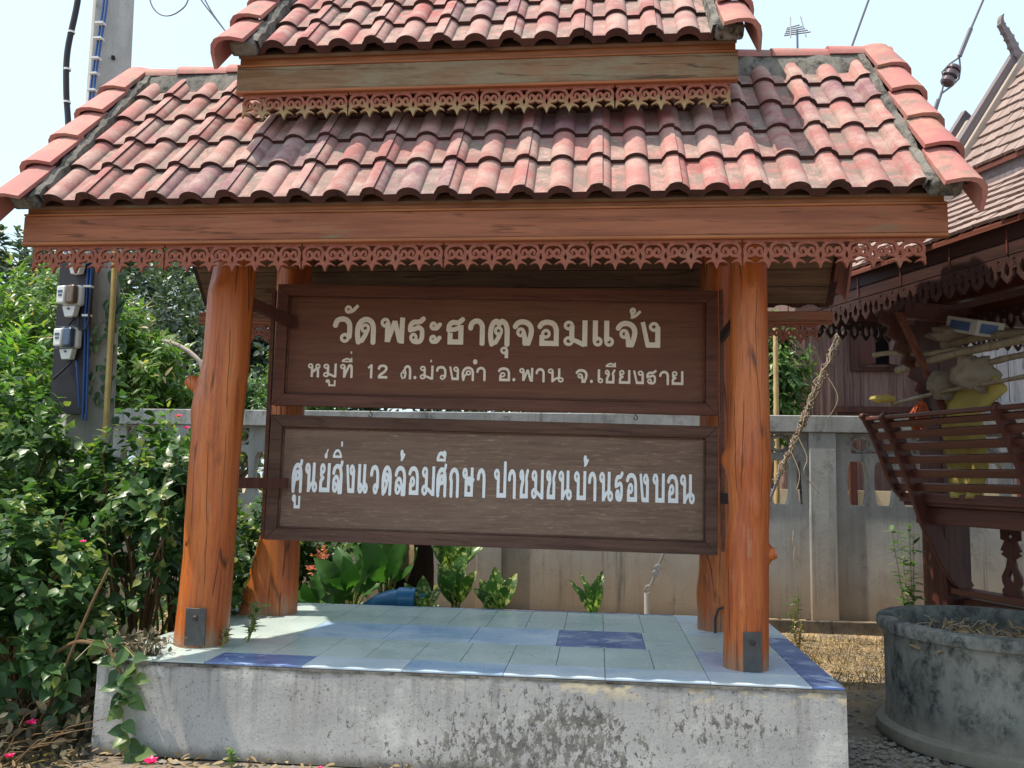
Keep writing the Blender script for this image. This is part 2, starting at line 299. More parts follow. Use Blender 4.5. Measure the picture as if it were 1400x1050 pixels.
M['leaf_mango'] = leafmat('yellow_green_tree_leaf', (.06, .13, .035), (.13, .21, .06), (.34, .26, .12), .4)
M['leaf_hazy'] = leafmat('hazy_forest_leaf', (.06, .088, .066), (.085, .12, .088), (.13, .17, .115), .2)  # dark green greyed and lightened: distance haze put into the leaf colour
M['leaf_mid'] = leafmat('mid_green_leaf', (.045, .10, .035), (.09, .17, .055), (.22, .26, .09), .35)
M['leaf_vine'] = leafmat('ivy_leaf', (.06, .11, .06), (.10, .17, .10), (.13, .2, .12), .2)
M['leaf_big'] = leafmat('dumb_cane_leaf', (.04, .11, .028), (.065, .17, .04), None, .35, .35, spot=((.32, .42, .14), 55, .64))
M['leaf_varieg'] = leafmat('variegated_leaf', (.035, .095, .03), (.06, .14, .035), None, .35, .35, spot=((.46, .50, .20), 22, .53))
M['leaf_dry'] = leafmat('dry_leaf', (.17, .115, .06), (.32, .23, .13), (.42, .34, .22), .2, .8)
M['leaf_dead'] = leafmat('grey_dead_leaf', (.06, .05, .032), (.13, .115, .075), (.19, .17, .12), .1, .9)
M['petal'] = leafmat('magenta_petal', (.62, .02, .13), (.75, .03, .2), (.8, .05, .3), .3)
M['petal_pink'] = leafmat('coral_petal', (.55, .12, .10), (.62, .2, .14), (.6, .4, .2), .3)
def groundmat():
    m = N('dusty_ground', .95, .1); p = m.pos(); a = m.noise(p, 1.4, 7, .6); c = m.ramp(a, (.3, (.155, .13, .10)), (.7, (.27, .225, .175)))
    b = m.noise(p, 38, 6, .8); c = m.mix(m.rng(b, .5, .72, 0, .6), c, (.12, .105, .09)); d = m.noise(p, 4.3, 5, .65)
    x = m.sep(p, 1); c = m.mix(m.math('MULTIPLY', m.rng(d, .40, .6), m.rng(x, 6.0, 7., 0, .8)), c, (.46, .33, .17))
    m.col(c); m.bump(m.math('ADD', m.math('MULTIPLY', a, 2), b), .9, .012); return m.m
M['ground'] = groundmat()
M['stone'] = concrete('gravel_stone', (.15, .14, .125), (.27, .25, .22), (.14, .13, .12), .45, 8)

# ------------------------------------------------------------------ geometry helpers
I4 = Matrix.Identity(4)
W = {}
def T(x, y, z, rz=0, rx=0, ry=0):
    return Matrix.Translation((x, y, z)) @ Matrix.Rotation(rz, 4, 'Z') @ Matrix.Rotation(ry, 4, 'Y') @ Matrix.Rotation(rx, 4, 'X')
class G:
    def __init__(s): s.v = []; s.f = []; s.m = []
    def add(s, vs, fs, mi=0, M_=None):
        b = len(s.v)
        s.v += [tuple(M_ @ Vector(p)) for p in vs] if M_ is not None else [tuple(p) for p in vs]
        s.f += [tuple(i + b for i in f) for f in fs]; s.m += [mi] * len(fs); return s
    def box(s, a, b, mi=0, M_=None):
        x0, y0, z0 = a; x1, y1, z1 = b
        return s.add([(x0, y0, z0), (x1, y0, z0), (x1, y1, z0), (x0, y1, z0), (x0, y0, z1), (x1, y0, z1), (x1, y1, z1), (x0, y1, z1)],
                     [(0, 3, 2, 1), (4, 5, 6, 7), (0, 1, 5, 4), (1, 2, 6, 5), (2, 3, 7, 6), (3, 0, 4, 7)], mi, M_)
    def prism(s, prof, d, mi=0, M_=None, cap=True):
        """prof: list of 3D points; d: extrusion vector"""
        n = len(prof); d = Vector(d); a = [Vector(p) for p in prof]; vs = a + [p + d for p in a]
        fs = [(i, (i + 1) % n, (i + 1) % n + n, i + n) for i in range(n)]
        if cap: fs += [tuple(range(n - 1, -1, -1)), tuple(range(n, 2 * n))]
        return s.add(vs, fs, mi, M_)
    def tube(s, pts, r, k=6, mi=0, M_=None, cap=True):
        pts = [Vector(p) for p in pts]; n = len(pts); rs = r if isinstance(r, (list, tuple)) else [r] * n
        vs = []; fs = []; prev = None
        for i, p in enumerate(pts):
            t = (pts[min(i + 1, n - 1)] - pts[max(i - 1, 0)]).normalized()
            a = prev if prev is not None else (Vector((0, 0, 1)) if abs(t.z) < .9 else Vector((1, 0, 0)))
            u = (a - t * a.dot(t)).normalized(); prev = u; w = t.cross(u)
            for j in range(k):
                q = 2 * math.pi * j / k; vs.append(p + (u * math.cos(q) + w * math.sin(q)) * rs[i])
        for i in range(n - 1):
            for j in range(k): fs.append((i * k + j, i * k + (j + 1) % k, (i + 1) * k + (j + 1) % k, (i + 1) * k + j))
        if cap: fs += [tuple(range(k - 1, -1, -1)), tuple((n - 1) * k + j for j in range(k))]
        return s.add(vs, fs, mi, M_)
    def lathe(s, prof, k=48, mi=0, M_=None, wob=0):
        vs = []; fs = []; n = len(prof)
        for j in range(k):
            q = 2 * math.pi * j / k
            for r, z in prof:
                w = 1 + wob * noise.noise(Vector((math.cos(q) * 2, math.sin(q) * 2, z * 3))) if wob else 1
                vs.append((r * w * math.cos(q), r * w * math.sin(q), z))
        for j in range(k):
            for i in range(n - 1): fs.append((j * n + i, ((j + 1) % k) * n + i, ((j + 1) % k) * n + i + 1, j * n + i + 1))
        return s.add(vs, fs, mi, M_)
    def mesh(s, name, mats, smooth=35):
        me = bpy.data.meshes.new(name); me.from_pydata(s.v, [], s.f)
        for m in (mats if isinstance(mats, (list, tuple)) else [mats]): me.materials.append(M[m] if isinstance(m, str) else m)
        if len(set(s.m)) > 1: me.polygons.foreach_set('material_index', s.m)
        if smooth: me.shade_smooth(); me.set_sharp_from_angle(angle=R(smooth))
        me.update(); return me
def link(name, data, parent=None, mat=None, world=True):
    """world=True: mat (or the vertices) are in world space; else in the parent's space"""
    o = bpy.data.objects.new(name, data); COL.objects.link(o); mat = mat or I4
    if parent:
        o.parent = parent
        if world: o.matrix_parent_inverse = W[parent.name].inverted(); W[o.name] = mat.copy()
        else: W[o.name] = W[parent.name] @ mat
    else: W[o.name] = mat.copy()
    o.matrix_basis = mat; return o
def tag(o, label=None, cat=None, group=None, kind=None):
    for k, v in (('label', label), ('category', cat), ('group', group), ('kind', kind)):
        if v: o[k] = v
    return o
def thing(name, label, cat, loc=(0, 0, 0), rz=0, group=None):
    return tag(link(name, None, None, T(*loc, rz)), label, cat, group)
def part(name, g, mats, parent, mat=None, world=True, bevel=0, smooth=35, kind=None, label=None):
    o = link(name, g if isinstance(g, bpy.types.Mesh) else g.mesh(name, mats, smooth), parent, mat, world)
    if bevel:
        b = o.modifiers.new('bevel', 'BEVEL'); b.width = bevel; b.segments = 2; b.limit_method = 'ANGLE'; b.angle_limit = R(50)
    if kind: o['kind'] = kind
    if label: o['label'] = label
    return o
def mesh_np(name, V, F, mats, smooth=True, rnd=None, mi=None):
    """V (n,3), F (m,4) quads; rnd: per-face float attribute"""
    me = bpy.data.meshes.new(name); n = len(V); m = len(F); k = F.shape[1]
    me.vertices.add(n); me.vertices.foreach_set('co', np.asarray(V, np.float32).ravel())
    me.loops.add(m * k); me.loops.foreach_set('vertex_index', F.ravel().astype(np.int32))
    me.polygons.add(m); me.polygons.foreach_set('loop_start', (np.arange(m) * k).astype(np.int32))
    if mi is not None: me.polygons.foreach_set('material_index', mi.astype(np.int32))
    me.update(calc_edges=True)
    if smooth: me.shade_smooth()
    if rnd is not None:
        a = me.attributes.new('rnd', 'FLOAT', 'FACE'); a.data.foreach_set('value', rnd.astype(np.float32))
    for x in (mats if isinstance(mats, (list, tuple)) else [mats]): me.materials.append(M[x])
    return me

# ---- outlines from strokes: distance field -> contour -> filled curve -> mesh
def field(strokes, xs, ys, ax=1.):
    """strokes: list of (points, radius or (r0,r1)); every point (x,y); ax squashes x after"""
    X, Y = np.meshgrid(xs, ys); D = np.full(X.shape, 9.)
    for pts, r in strokes:
        if len(pts) == 1:
            D = np.minimum(D, np.hypot(X - pts[0][0], Y - pts[0][1]) - r); continue
        n = len(pts) - 1
        for i in range(n):
            a, b = pts[i], pts[i + 1]; dx, dy = b[0] - a[0], b[1] - a[1]; L = math.hypot(dx, dy) + 1e-9
            t = ((X - a[0]) * dx + (Y - a[1]) * dy) / L; q = np.abs((X - a[0]) * dy - (Y - a[1]) * dx) / L
            if isinstance(r, tuple):
                f0, f1 = i / n, (i + 1) / n; tt = np.clip(t / L, 0, 1); rad = r[0] + (r[1] - r[0]) * (f0 + (f1 - f0) * tt)
                D = np.minimum(D, np.hypot(X - a[0] - tt * dx, Y - a[1] - tt * dy) - rad); continue
            def sq(k):
                if not 0 < k < len(pts) - 1: return 0.
                u = (pts[k][0] - pts[k - 1][0], pts[k][1] - pts[k - 1][1]); v = (pts[k + 1][0] - pts[k][0], pts[k + 1][1] - pts[k][1])
                c = abs(u[0] * v[0] + u[1] * v[1]) / (math.hypot(*u) * math.hypot(*v) + 1e-9); return r if c < .3 else 0.
            e0, e1 = sq(i), sq(i + 1)
            D = np.minimum(D, np.maximum(q - r, np.maximum(-t - e0, t - L - e1)))
            if i and not e0: D = np.minimum(D, np.hypot(X - a[0], Y - a[1]) - r)
    return D
def contour(D, xs, ys):
    D = D.copy(); D[0, :] = D[-1, :] = D[:, 0] = D[:, -1] = abs(xs[1] - xs[0]); s = D < 0; nb = {}
    P = {}
    def ep(k):
        if k not in P:
            d, j, i = k; a = D[j, i]; b = D[j, i + 1] if d == 0 else D[j + 1, i]; t = a / (a - b)
            P[k] = (xs[i] + t * (xs[i + 1] - xs[i]), ys[j]) if d == 0 else (xs[i], ys[j] + t * (ys[j + 1] - ys[j]))
        return P[k]
    c = s[:-1, :-1] * 1 + s[:-1, 1:] * 2 + s[1:, 1:] * 4 + s[1:, :-1] * 8
    TB = {1: ['LB'], 2: ['BR'], 3: ['LR'], 4: ['RT'], 5: ['LT', 'BR'], 6: ['BT'], 7: ['LT'], 8: ['LT'], 9: ['BT'], 10: ['LB', 'RT'], 11: ['RT'], 12: ['LR'], 13: ['BR'], 14: ['LB']}
    for j, i in zip(*np.nonzero((c > 0) & (c < 15))):
        E = {'L': (1, j, i), 'R': (1, j, i + 1), 'B': (0, j, i), 'T': (0, j + 1, i)}
        for sg in TB[int(c[j, i])]:
            a, b = E[sg[0]], E[sg[1]]; nb.setdefault(a, []).append(b); nb.setdefault(b, []).append(a)
    loops = []; seen = set()
    for k in list(nb):
        if k in seen: continue
        L = [k]; seen.add(k); cur = k
        while True:
            nx = [q for q in nb[cur] if q not in seen]
            if not nx: break
            cur = nx[0]; seen.add(cur); L.append(cur)
        if len(L) > 3: loops.append([ep(q) for q in L])
    return loops
def simplify(L, tol):
    P = np.array(L); keep = list(range(len(P)))
    ch = True
    while ch and len(keep) > 6:
        ch = False; out = []; i = 0; n = len(keep); skip = False
        for q in range(n):
            if skip: out.append(keep[q]); skip = False; continue
            a, b, c = P[keep[q - 1]], P[keep[q]], P[keep[(q + 1) % n]]
            d = abs((c[0] - a[0]) * (b[1] - a[1]) - (c[1] - a[1]) * (b[0] - a[0])) / (math.hypot(*(c - a)) + 1e-12)
            if d < tol: skip = True; ch = True
            else: out.append(keep[q])
        keep = out
    return [tuple(P[k]) for k in keep]
def flat_mesh(name, loops, mats, thick, bevel=0., sx=1., upright=True, smooth=0):
    cu = bpy.data.curves.new(name, 'CURVE'); cu.dimensions = '2D'; cu.fill_mode = 'BOTH'; cu.extrude = thick / 2 - bevel; cu.bevel_depth = bevel; cu.bevel_resolution = 0; cu.offset = -bevel
    for L in loops:
        sp = cu.splines.new('POLY'); sp.points.add(len(L) - 1); sp.use_cyclic_u = True
        for p, q in zip(sp.points, L): p.co = (q[0] * sx, q[1], 0, 1)
    o = bpy.data.objects.new('tmp', cu); me = bpy.data.meshes.new_from_object(o); bpy.data.objects.remove(o); bpy.data.curves.remove(cu)
    me.name = name; me.materials.clear(); me.materials.append(M[mats])
    if upright: me.transform(Matrix.Rotation(math.pi / 2, 4, 'X'))
    if smooth: me.shade_smooth(); me.set_sharp_from_angle(angle=R(smooth))
    return me
def mirror(st, w=1.): return [([(w - x, y) for x, y in p], r) for p, r in st]

# ---- leaves
def leaf_tpl(kind):
    if kind == 'heart': o = [(.0, 0), (.05, .20), (.22, .345), (.45, .335), (.72, .185), (.88, .07), (1., 0)]
    elif kind == 'long': o = [(.0, 0), (.2, .13), (.5, .15), (.8, .09), (1., 0)]
    elif kind == 'oval': o = [(.0, 0), (.22, .2), (.5, .26), (.8, .17), (1., 0)]
    else: o = [(.0, 0), (.5, .22), (1., 0)]
    n = len(o); V = []; F = []
    for i, (x, w) in enumerate(o):
        z = -.22 * x * x + .03
        V.append((x, 0, z))
        if 0 < i < n - 1: V += [(x - .02, w, z + w * .35 - .35 * w * w), (x - .02, -w, z + w * .28 - .3 * w * w)]
    idx = lambda i: 0 if i == 0 else (1 + (i - 1) * 3 if i < n - 1 else 1 + (n - 2) * 3)
    for i in range(n - 1):
        a, b = idx(i), idx(i + 1)
        if i == 0: F += [(a, b, b + 1, b + 1), (a, b + 2, b, b)]
        elif i == n - 2: F += [(a, b, b, a + 1), (a, a + 2, b, b)]
        else: F += [(a, b, b + 1, a + 1), (a, a + 2, b + 2, b)]
    tri = []
    for f in F:
        q = []
        for k in f:
            if k not in q: q.append(k)
        if len(q) == 3: tri.append(q)
        else: tri += [[q[0], q[1], q[2]], [q[0], q[2], q[3]]]
    return np.array(V), np.array(tri)
def frames(pos, dirs, nrm, size):
    d = dirs / np.linalg.norm(dirs, axis=1)[:, None]; n_ = nrm - (nrm * d).sum(1)[:, None] * d; n_ /= np.linalg.norm(n_, axis=1)[:, None] + 1e-9
    s = np.cross(n_, d); return np.stack([d, s, n_], 2) * size[:, None, None], pos
def leaves_mesh(name, tpl, A, pos, mats, rnd):
    V, F = tpl; k = len(V); n = len(pos)
    P = np.einsum('nij,kj->nki', A, V) + pos[:, None, :]
    FF = (F[None] + (np.arange(n) * k)[:, None, None]).reshape(-1, 3)
    return mesh_np(name, P.reshape(-1, 3), FF, mats, True, np.repeat(rnd, len(F)))
def sprig_leaves(tips, outs, nper, lsize, slen, up=.5, droop=.0, spread=.8, jit=.25):
    """clusters of leaves along short stems that end at tips"""
    pos = []; dr = []; nr = []; sz = []; cl = []
    for t, o in zip(tips, outs):
        o = o / (np.linalg.norm(o) + 1e-9); ax = o + np.array([0, 0, up]) + rng.normal(0, .35, 3); ax /= np.linalg.norm(ax)
        c = rng.random()
        for i in range(nper):
            f = i / max(1, nper - 1); p = t - ax * slen * (1 - f) + rng.normal(0, .012, 3)
            q = i * 2.4 + rng.random(); a = np.cross(ax, [0, 0, 1.]); a /= np.linalg.norm(a) + 1e-9; b = np.cross(ax, a)
            side = a * math.cos(q) + b * math.sin(q); d = side * spread + ax * (.25 + .5 * f) - np.array([0, 0, droop]) + rng.normal(0, jit, 3)
            n_ = np.array([0, 0, 1.]) * .9 + o * .45 + rng.normal(0, .3, 3)
            pos.append(p); dr.append(d); nr.append(n_); sz.append(lsize * (1.08 - .5 * f) * rng.uniform(.6, 1.25)); cl.append(np.clip(.25 + .45 * f * f + .3 * c + rng.normal(0, .12), 0, 1))
    return np.array(pos), np.array(dr), np.array(nr), np.array(sz), np.array(cl)
def blob_tips(c, r, n, lo=-.35, rough=.28, inner=.35, seed=0, minz=.02):
    out = []; no = []
    while len(out) < n:
        d = rng.normal(0, 1, 3); d /= np.linalg.norm(d)
        if d[2] < lo: continue
        k = 1 + rough * noise.noise(Vector((d[0] * 2.3 + seed, d[1] * 2.3, d[2] * 2.3))) * 1.6
        k *= 1 - inner * rng.random() ** 2.2
        p = np.array(c) + d * np.array(r) * k
        if p[2] < minz: continue
        out.append(p); no.append(d / np.array(r))
    return out, no
def foliage(parent, blobs, kind, mat, nper, lsize, slen, parts=0, name='foliage', stems=None, **kw):
    tips = []; outs = []
    for c, r, n in blobs:
        a, b = blob_tips(c, r, n, seed=c[0] * 3.1 + c[1]); tips += a; outs += b
    pos, dr, nr, sz, cl = sprig_leaves(tips, outs, nper, lsize, slen, **kw)
    A, P = frames(pos, dr, nr, sz); tpl = leaf_tpl(kind)
    if parts:
        dist = np.linalg.norm(pos - np.array([0, 0, 1.55]), axis=1) - rng.random(len(pos)) * .25
        order = np.argsort(dist)[:parts]; mk = np.zeros(len(pos), bool); mk[order] = True
        ms = []
        for v in (.15, .45, .7, .95): ms.append(mesh_np('leaf', tpl[0], tpl[1], mat, True, np.full(len(tpl[1]), v)))
        for i in order:
            Mx = Matrix.Identity(4)
            for a in range(3):
                for b in range(3): Mx[a][b] = A[i][a][b]
                Mx[a][3] = P[i][a]
            link('leaf', ms[min(3, int(cl[i] * 4))], parent, Mx)
        A, P, cl = A[~mk], P[~mk], cl[~mk]
    part(name, leaves_mesh(name, tpl, A, P, mat, cl), None, parent, kind='stuff')
    if stems:
        g = G(); base = np.array(stems[0])
        for t in random.sample(list(zip(tips, outs)), min(stems[1], len(tips))):
            p = np.array(t[0]); m1 = (base + p) / 2 + rng.normal(0, .08, 3) + np.array([0, 0, .1])
            g.tube([base + rng.normal(0, .05, 3) * (1, 1, 0), base * .6 + m1 * .4, m1, p * .7 + m1 * .3 + rng.normal(0, .03, 3), p], [stems[2], stems[2] * .8, stems[2] * .6, stems[2] * .4, stems[2] * .25], 5)
        part('stem', g, stems[3], parent)

# ------------------------------------------------------------------ ground
def ground():
    xs = np.concatenate([np.linspace(-90, -9, 8)[:-1], np.linspace(-9, 7, 90), np.linspace(7, 90, 8)[1:]])
    ys = np.concatenate([np.linspace(-40, 1, 5)[:-1], np.linspace(1, 14, 80), np.linspace(14, 200, 8)[1:]])
    V = []; F = []
    for y in ys:
        for x in xs:
            near = 1 if -9 < x < 7 and 1 < y < 14 else 0
            z = (noise.noise(Vector((x * .8, y * .8, 0))) * .025 + noise.noise(Vector((x * 3, y * 3, 4))) * .014) * near
            if y > 7.3: z += .05 * min(1, (y - 7.3)) * near
            V.append((x, y, z - .012))
    n = len(xs)
    for j in range(len(ys) - 1):
        for i in range(n - 1): F.append((j * n + i, j * n + i + 1, (j + 1) * n + i + 1, (j + 1) * n + i))
    o = link('ground', mesh_np('ground', np.array(V), np.array(F), 'ground')); o['kind'] = 'structure'
    # gravel and chips
    n = 7000; ico = [(0, 0, 1), (.9, 0, .1), (.2, .85, 0), (-.75, .5, .05), (-.7, -.55, 0), (.25, -.9, .08)]
    tv = np.array(ico); tf = np.array([(0, 1, 2), (0, 2, 3), (0, 3, 4), (0, 4, 5), (0, 5, 1)])
    px = np.where(rng.random(n) < .75, rng.uniform(1.28, 2.6, n), rng.uniform(-3.6, 3.4, n)); py = np.where(rng.random(n) < .6, rng.uniform(4.0, 5.6, n), rng.uniform(4.0, 8.5, n))
    ok = ~((px > -2.75) & (px < 1.27) & (py > 4.58) & (py < 6.8)); px, py = px[ok], py[ok]; n = len(px)
    s = rng.gamma(1.7, .0033, n) + .0022; a = rng.uniform(0, 6.28, n)
    P = np.zeros((n, 6, 3)); jit = rng.uniform(.65, 1.25, (n, 6, 3)); t = tv[None] * jit
    P[..., 0] = (t[..., 0] * np.cos(a)[:, None] - t[..., 1] * np.sin(a)[:, None]) * s[:, None] * 1.5 + px[:, None]
    P[..., 1] = (t[..., 0] * np.sin(a)[:, None] + t[..., 1] * np.cos(a)[:, None]) * s[:, None] + py[:, None]
    P[..., 2] = t[..., 2] * s[:, None] * .7 + np.where(py > 7.3, .03, -.004)[:, None]
    F = (tf[None] + (np.arange(n) * 6)[:, None, None]).reshape(-1, 3)
    link('gravel', mesh_np('gravel', P.reshape(-1, 3), F, 'stone', False))['kind'] = 'stuff'
    # dry leaf litter: thick in the sunny strip by the wall, some under the bushes
    def litter(n, x0, x1, y0, y1, z, size):
        pos = np.stack([rng.uniform(x0, x1, n), rng.uniform(y0, y1, n), rng.uniform(z, z + .05, n)], 1)
        d = rng.normal(0, 1, (n, 3)) * (1, 1, .25); nr = rng.normal(0, .5, (n, 3)) + (0, 0, 1)
        return pos, d, nr, rng.uniform(.5, 1.3, n) * size, rng.random(n)
    Ls = [litter(5200, 1.1, 3.4, 6.8, 8.7, .03, .034), litter(1500, -4.2, -2.75, 3.9, 6.6, .0, .07), litter(500, -3.0, 1.2, 4.1, 4.58, .0, .05), litter(1400, -5, 1.2, 6.85, 8.8, .03, .09)]
    pos, d, nr, sz, c = [np.concatenate(q) for q in zip(*Ls)]
    A, P = frames(pos, d, nr, sz)
    link('leaf_litter', leaves_mesh('leaf_litter', leaf_tpl('long'), A, P, 'leaf_dry', c))['kind'] = 'stuff'
    gr = G()
    for _ in range(2600):
        x, y = random.uniform(1.2, 3.2), random.uniform(6.7, 8.7)
        if random.random() < .3: x, y = random.uniform(-2.7, 1.25), random.uniform(6.85, 7.3)
        a = random.uniform(0, 6.28); h = random.uniform(.05, .16); q = random.uniform(.02, .1)
        gr.add([(x - .003, y, .02), (x + .003, y, .02), (x + math.cos(a) * q, y + math.sin(a) * q, h)], [(0, 1, 2)])
    me = gr.mesh('dry_grass', 'leaf_dry', 0); link('dry_grass', me)['kind'] = 'stuff'
ground()

# ------------------------------------------------------------------ tiled concrete plinth
def plinth():
    t = thing('tiled_plinth', 'low mottled concrete platform with pale green and blue tiled top under the roofed sign', 'platform', (-.74, 5.68, 0))
    g = G(); x0, x1, y0, y1, z = -2.735, 1.255, 4.602, 6.77, .487
    nx, nz = 90, 14; V = []; F = []
    # front face slightly uneven, gently flared foot
    for j in range(nz + 1):
        for i in range(nx + 1):
            x = x0 + (x1 - x0) * i / nx; zz = z * j / nz
            V.append((x, y0 - .012 * (1 - j / nz) ** 2 - .004 * noise.noise(Vector((x * 3, zz * 6, 1))) - .002 * noise.noise(Vector((x * 14, zz * 14, 5))), zz))
    for j in range(nz):
        for i in range(nx): F.append((j * (nx + 1) + i, j * (nx + 1) + i + 1, (j + 1) * (nx + 1) + i + 1, (j + 1) * (nx + 1) + i))
    g.add(V, F); g.add([(x0, y0, 0), (x1, y0, 0), (x1, y1, 0), (x0, y1, 0), (x0, y0, z), (x1, y0, z), (x1, y1, z), (x0, y1, z)], [(1, 2, 6, 5), (2, 3, 7, 6), (3, 0, 4, 7)])
    part('base', g, 'plinth', t)
    part('grout_bed', G().box((x0 + .004, y0 + .003, z), (x1 - .004, y1 - .004, z + .006)), 'grout', t)
    holes = []
    cells = []
    # rows: (y0, y1, list of (xa, xb, material))
    def row(ya, yb, xs, mats):
        for k in range(len(xs) - 1):
            cells.append((xs[k], xs[k + 1], ya, yb, mats[k] if isinstance(mats, list) else mats))
    J = [-2.731, -2.125, -1.58, -1.03, -.489, .045, .585]
    row(4.605, 4.87, J, ['ft_green', 'ft_dark', 'ft_white', 'ft_sky', 'ft_white', 'ft_sky'])
    S = [-2.731, -2.665, -2.395, -2.125, -1.852, -1.58, -1.305, -1.03, -.76, -.489, -.222, .045, .315, .585]
    for ya, yb in ((4.87, 5.14), (5.14, 5.41)): row(ya, yb, S, 'ft_green')
    row(5.41, 5.97, [-2.731, -2.435, -1.888, -1.341, -.795, -.249, .297], ['ft_green', 'ft_green', 'ft_sky', 'ft_sky', 'ft_sky', 'ft_mural'])
    row(5.41, 5.69, [.297, .585], 'ft_green'); row(5.69, 5.97, [.297, .585], 'ft_green')
    for ya, yb in ((5.97, 6.24), (6.24, 6.51)): row(ya, yb, S, 'ft_green')
    row(6.51, 6.72, S, 'ft_green'); row(6.72, 6.766, J, ['ft_white', 'ft_white', 'ft_sky', 'ft_dark', 'ft_dark', 'ft_dark'])
    for ya, yb, m in ((4.605, 4.87, 'ft_white'), (4.87, 5.41, 'ft_peri'), (5.41, 5.95, 'ft_green'), (5.95, 6.5, 'ft_white'), (6.5, 6.766, 'ft_white')): row(ya, yb, [.585, 1.09], m)
    for ya, yb, m in ((4.605, 5.05, 'ft_dark'), (5.05, 5.5, 'ft_dark'), (5.5, 5.95, 'ft_dark'), (5.95, 6.36, 'ft_white'), (6.36, 6.766, 'ft_white')): row(ya, yb, [1.09, 1.252], m)
    cache = {}
    for xa, xb, ya, yb, m in cells:
        w, d = round(xb - xa, 3), round(yb - ya, 3); k = (w, d, m)
        if k not in cache: cache[k] = G().box((.002, .002, 0), (w - .002, d - .002, .0075)).mesh('floor_tile', m, 0)
        part('floor_tile', cache[k], None, t, T(xa, ya, .4932 + random.uniform(0, .0008), 0, random.uniform(-.0012, .0012), random.uniform(-.0012, .0012)))
    # broken mortar line under the tile lip
    part('tile_bedding', G().box((x0 + .006, y0 - .001, z - .012), (x1 - .006, y0 + .03, z)), 'mortar', t)
plinth()

# ------------------------------------------------------------------ the roofed shelter
CA, SA = math.cos(R(48.4)), math.sin(R(48.4))
sh = thing('sign_shelter', 'wooden shelter on four orange log posts with a two tiered pink tiled gable roof', 'shelter', (-.74, 5.66, .5))
def log_post(name, y, prof, bulges, seed, flare=None):
    zs = np.linspace(.5, 3.45, 74); g = G(); k = 32; V = []; F = []
    P = sorted(prof); Z = [p[0] for p in P]; Cx = [p[1] for p in P]; Rr = [p[2] for p in P]
    for z in zs:
        cx = np.interp(z, Z, Cx); r = np.interp(z, Z, Rr); cy = y + .012 * math.sin(z * 1.7 + seed)
        for j in range(k):
            q = 2 * math.pi * j / k; c, s = math.cos(q), math.sin(q)
            w = r * (1 + .05 * noise.noise(Vector((c * 1.5 + seed, s * 1.5, z * .8))) + .022 * noise.noise(Vector((c * 7, s * 7 + seed, z * 1.1))) + .008 * noise.noise(Vector((c * 22, s * 22 + seed, z * 2.))))
            for bz, bq, amp, wz, wq in bulges:
                dq = (q - bq + math.pi) % (2 * math.pi) - math.pi; w += amp * math.exp(-((z - bz) / wz) ** 2 - (dq / wq) ** 2)
            if flare: 
                dq = (q - flare[0] + math.pi) % (2 * math.pi) - math.pi; w += flare[1] * math.exp(-(dq / flare[2]) ** 2) * max(0, 1 - (z - .5) / flare[3]) ** 1.1
            V.append((cx + w * c, cy + w * s, z))
    n = len(zs)
    for i in range(n - 1):
        for j in range(k): F.append((i * k + j, i * k + (j + 1) % k, (i + 1) * k + (j + 1) % k, (i + 1) * k + j))
    F += [tuple(range(k - 1, -1, -1)), tuple((n - 1) * k + j for j in range(k))]
    g.add(V, F); return part('log_post', g, 'log', sh)
pFL = log_post('log_post', 5.09, [(3.6, -2.26, .128), (2.785, -2.282, .129), (2.654, -2.298, .138), (2.191, -2.306, .138), (1.961, -2.330, .147), (1.51, -2.349, .150), (1.286, -2.351, .154), (1.02, -2.357, .151), (.507, -2.385, .161)],
    [(2.65, -1.9, .018, .05, .35), (1.26, math.pi - .15, .022, .05, .22), (2.06, math.pi - .1, .055, .06, .35), (1.9, math.pi, .03, .1, .4)], 1.3)
g = G().tube([(-2.40, 5.09, 2.02), (-2.47, 5.08, 2.055), (-2.52, 5.075, 2.085), (-2.545, 5.07, 2.10)], [.075, .052, .044, .036], 14); part('branch_stub', g, 'log', pFL)
pFR = log_post('log_post', 5.03, [(3.6, .871, .103), (2.76, .871, .103), (2.41, .871, .106), (1.985, .867, .113), (1.73, .862, .118), (1.648, .858, .129), (1.53, .858, .118), (1.358, .857, .112), (1.19, .841, .118), (.949, .836, .123), (.508, .829, .124)],
    [(1.66, math.pi - .1, .03, .06, .3), (1.13, .05, .04, .045, .25), (2.65, -1.5, .02, .04, .25), (1.39, -1.45, .022, .06, .3), (.82, -1.9, .012, .05, .2), (1.75, -1.4, .015, .05, .3)], 4.2)
g = G().tube([(.90, 5.03, 1.11), (.965, 5.03, 1.125), (1.0, 5.03, 1.135)], [.06, .042, .034], 12); part('branch_stub', g, 'log', pFR)
pBL = log_post('log_post', 6.24, [(3.6, -2.32, .13), (3.0, -2.325, .13), (2.0, -2.327, .125), (1.02, -2.325, .125), (.512, -2.33, .128)], [(1.3, -1.8, .02, .06, .3)], 7.7, flare=(math.pi + .35, .17, .5, .75))
pBR = log_post('log_post', 6.23, [(3.6, .855, .117), (3.05, .855, .117), (1.825, .843, .118), (.976, .839, .124), (.508, .828, .13)], [(.75, math.pi, .015, .1, .4)], 9.9)
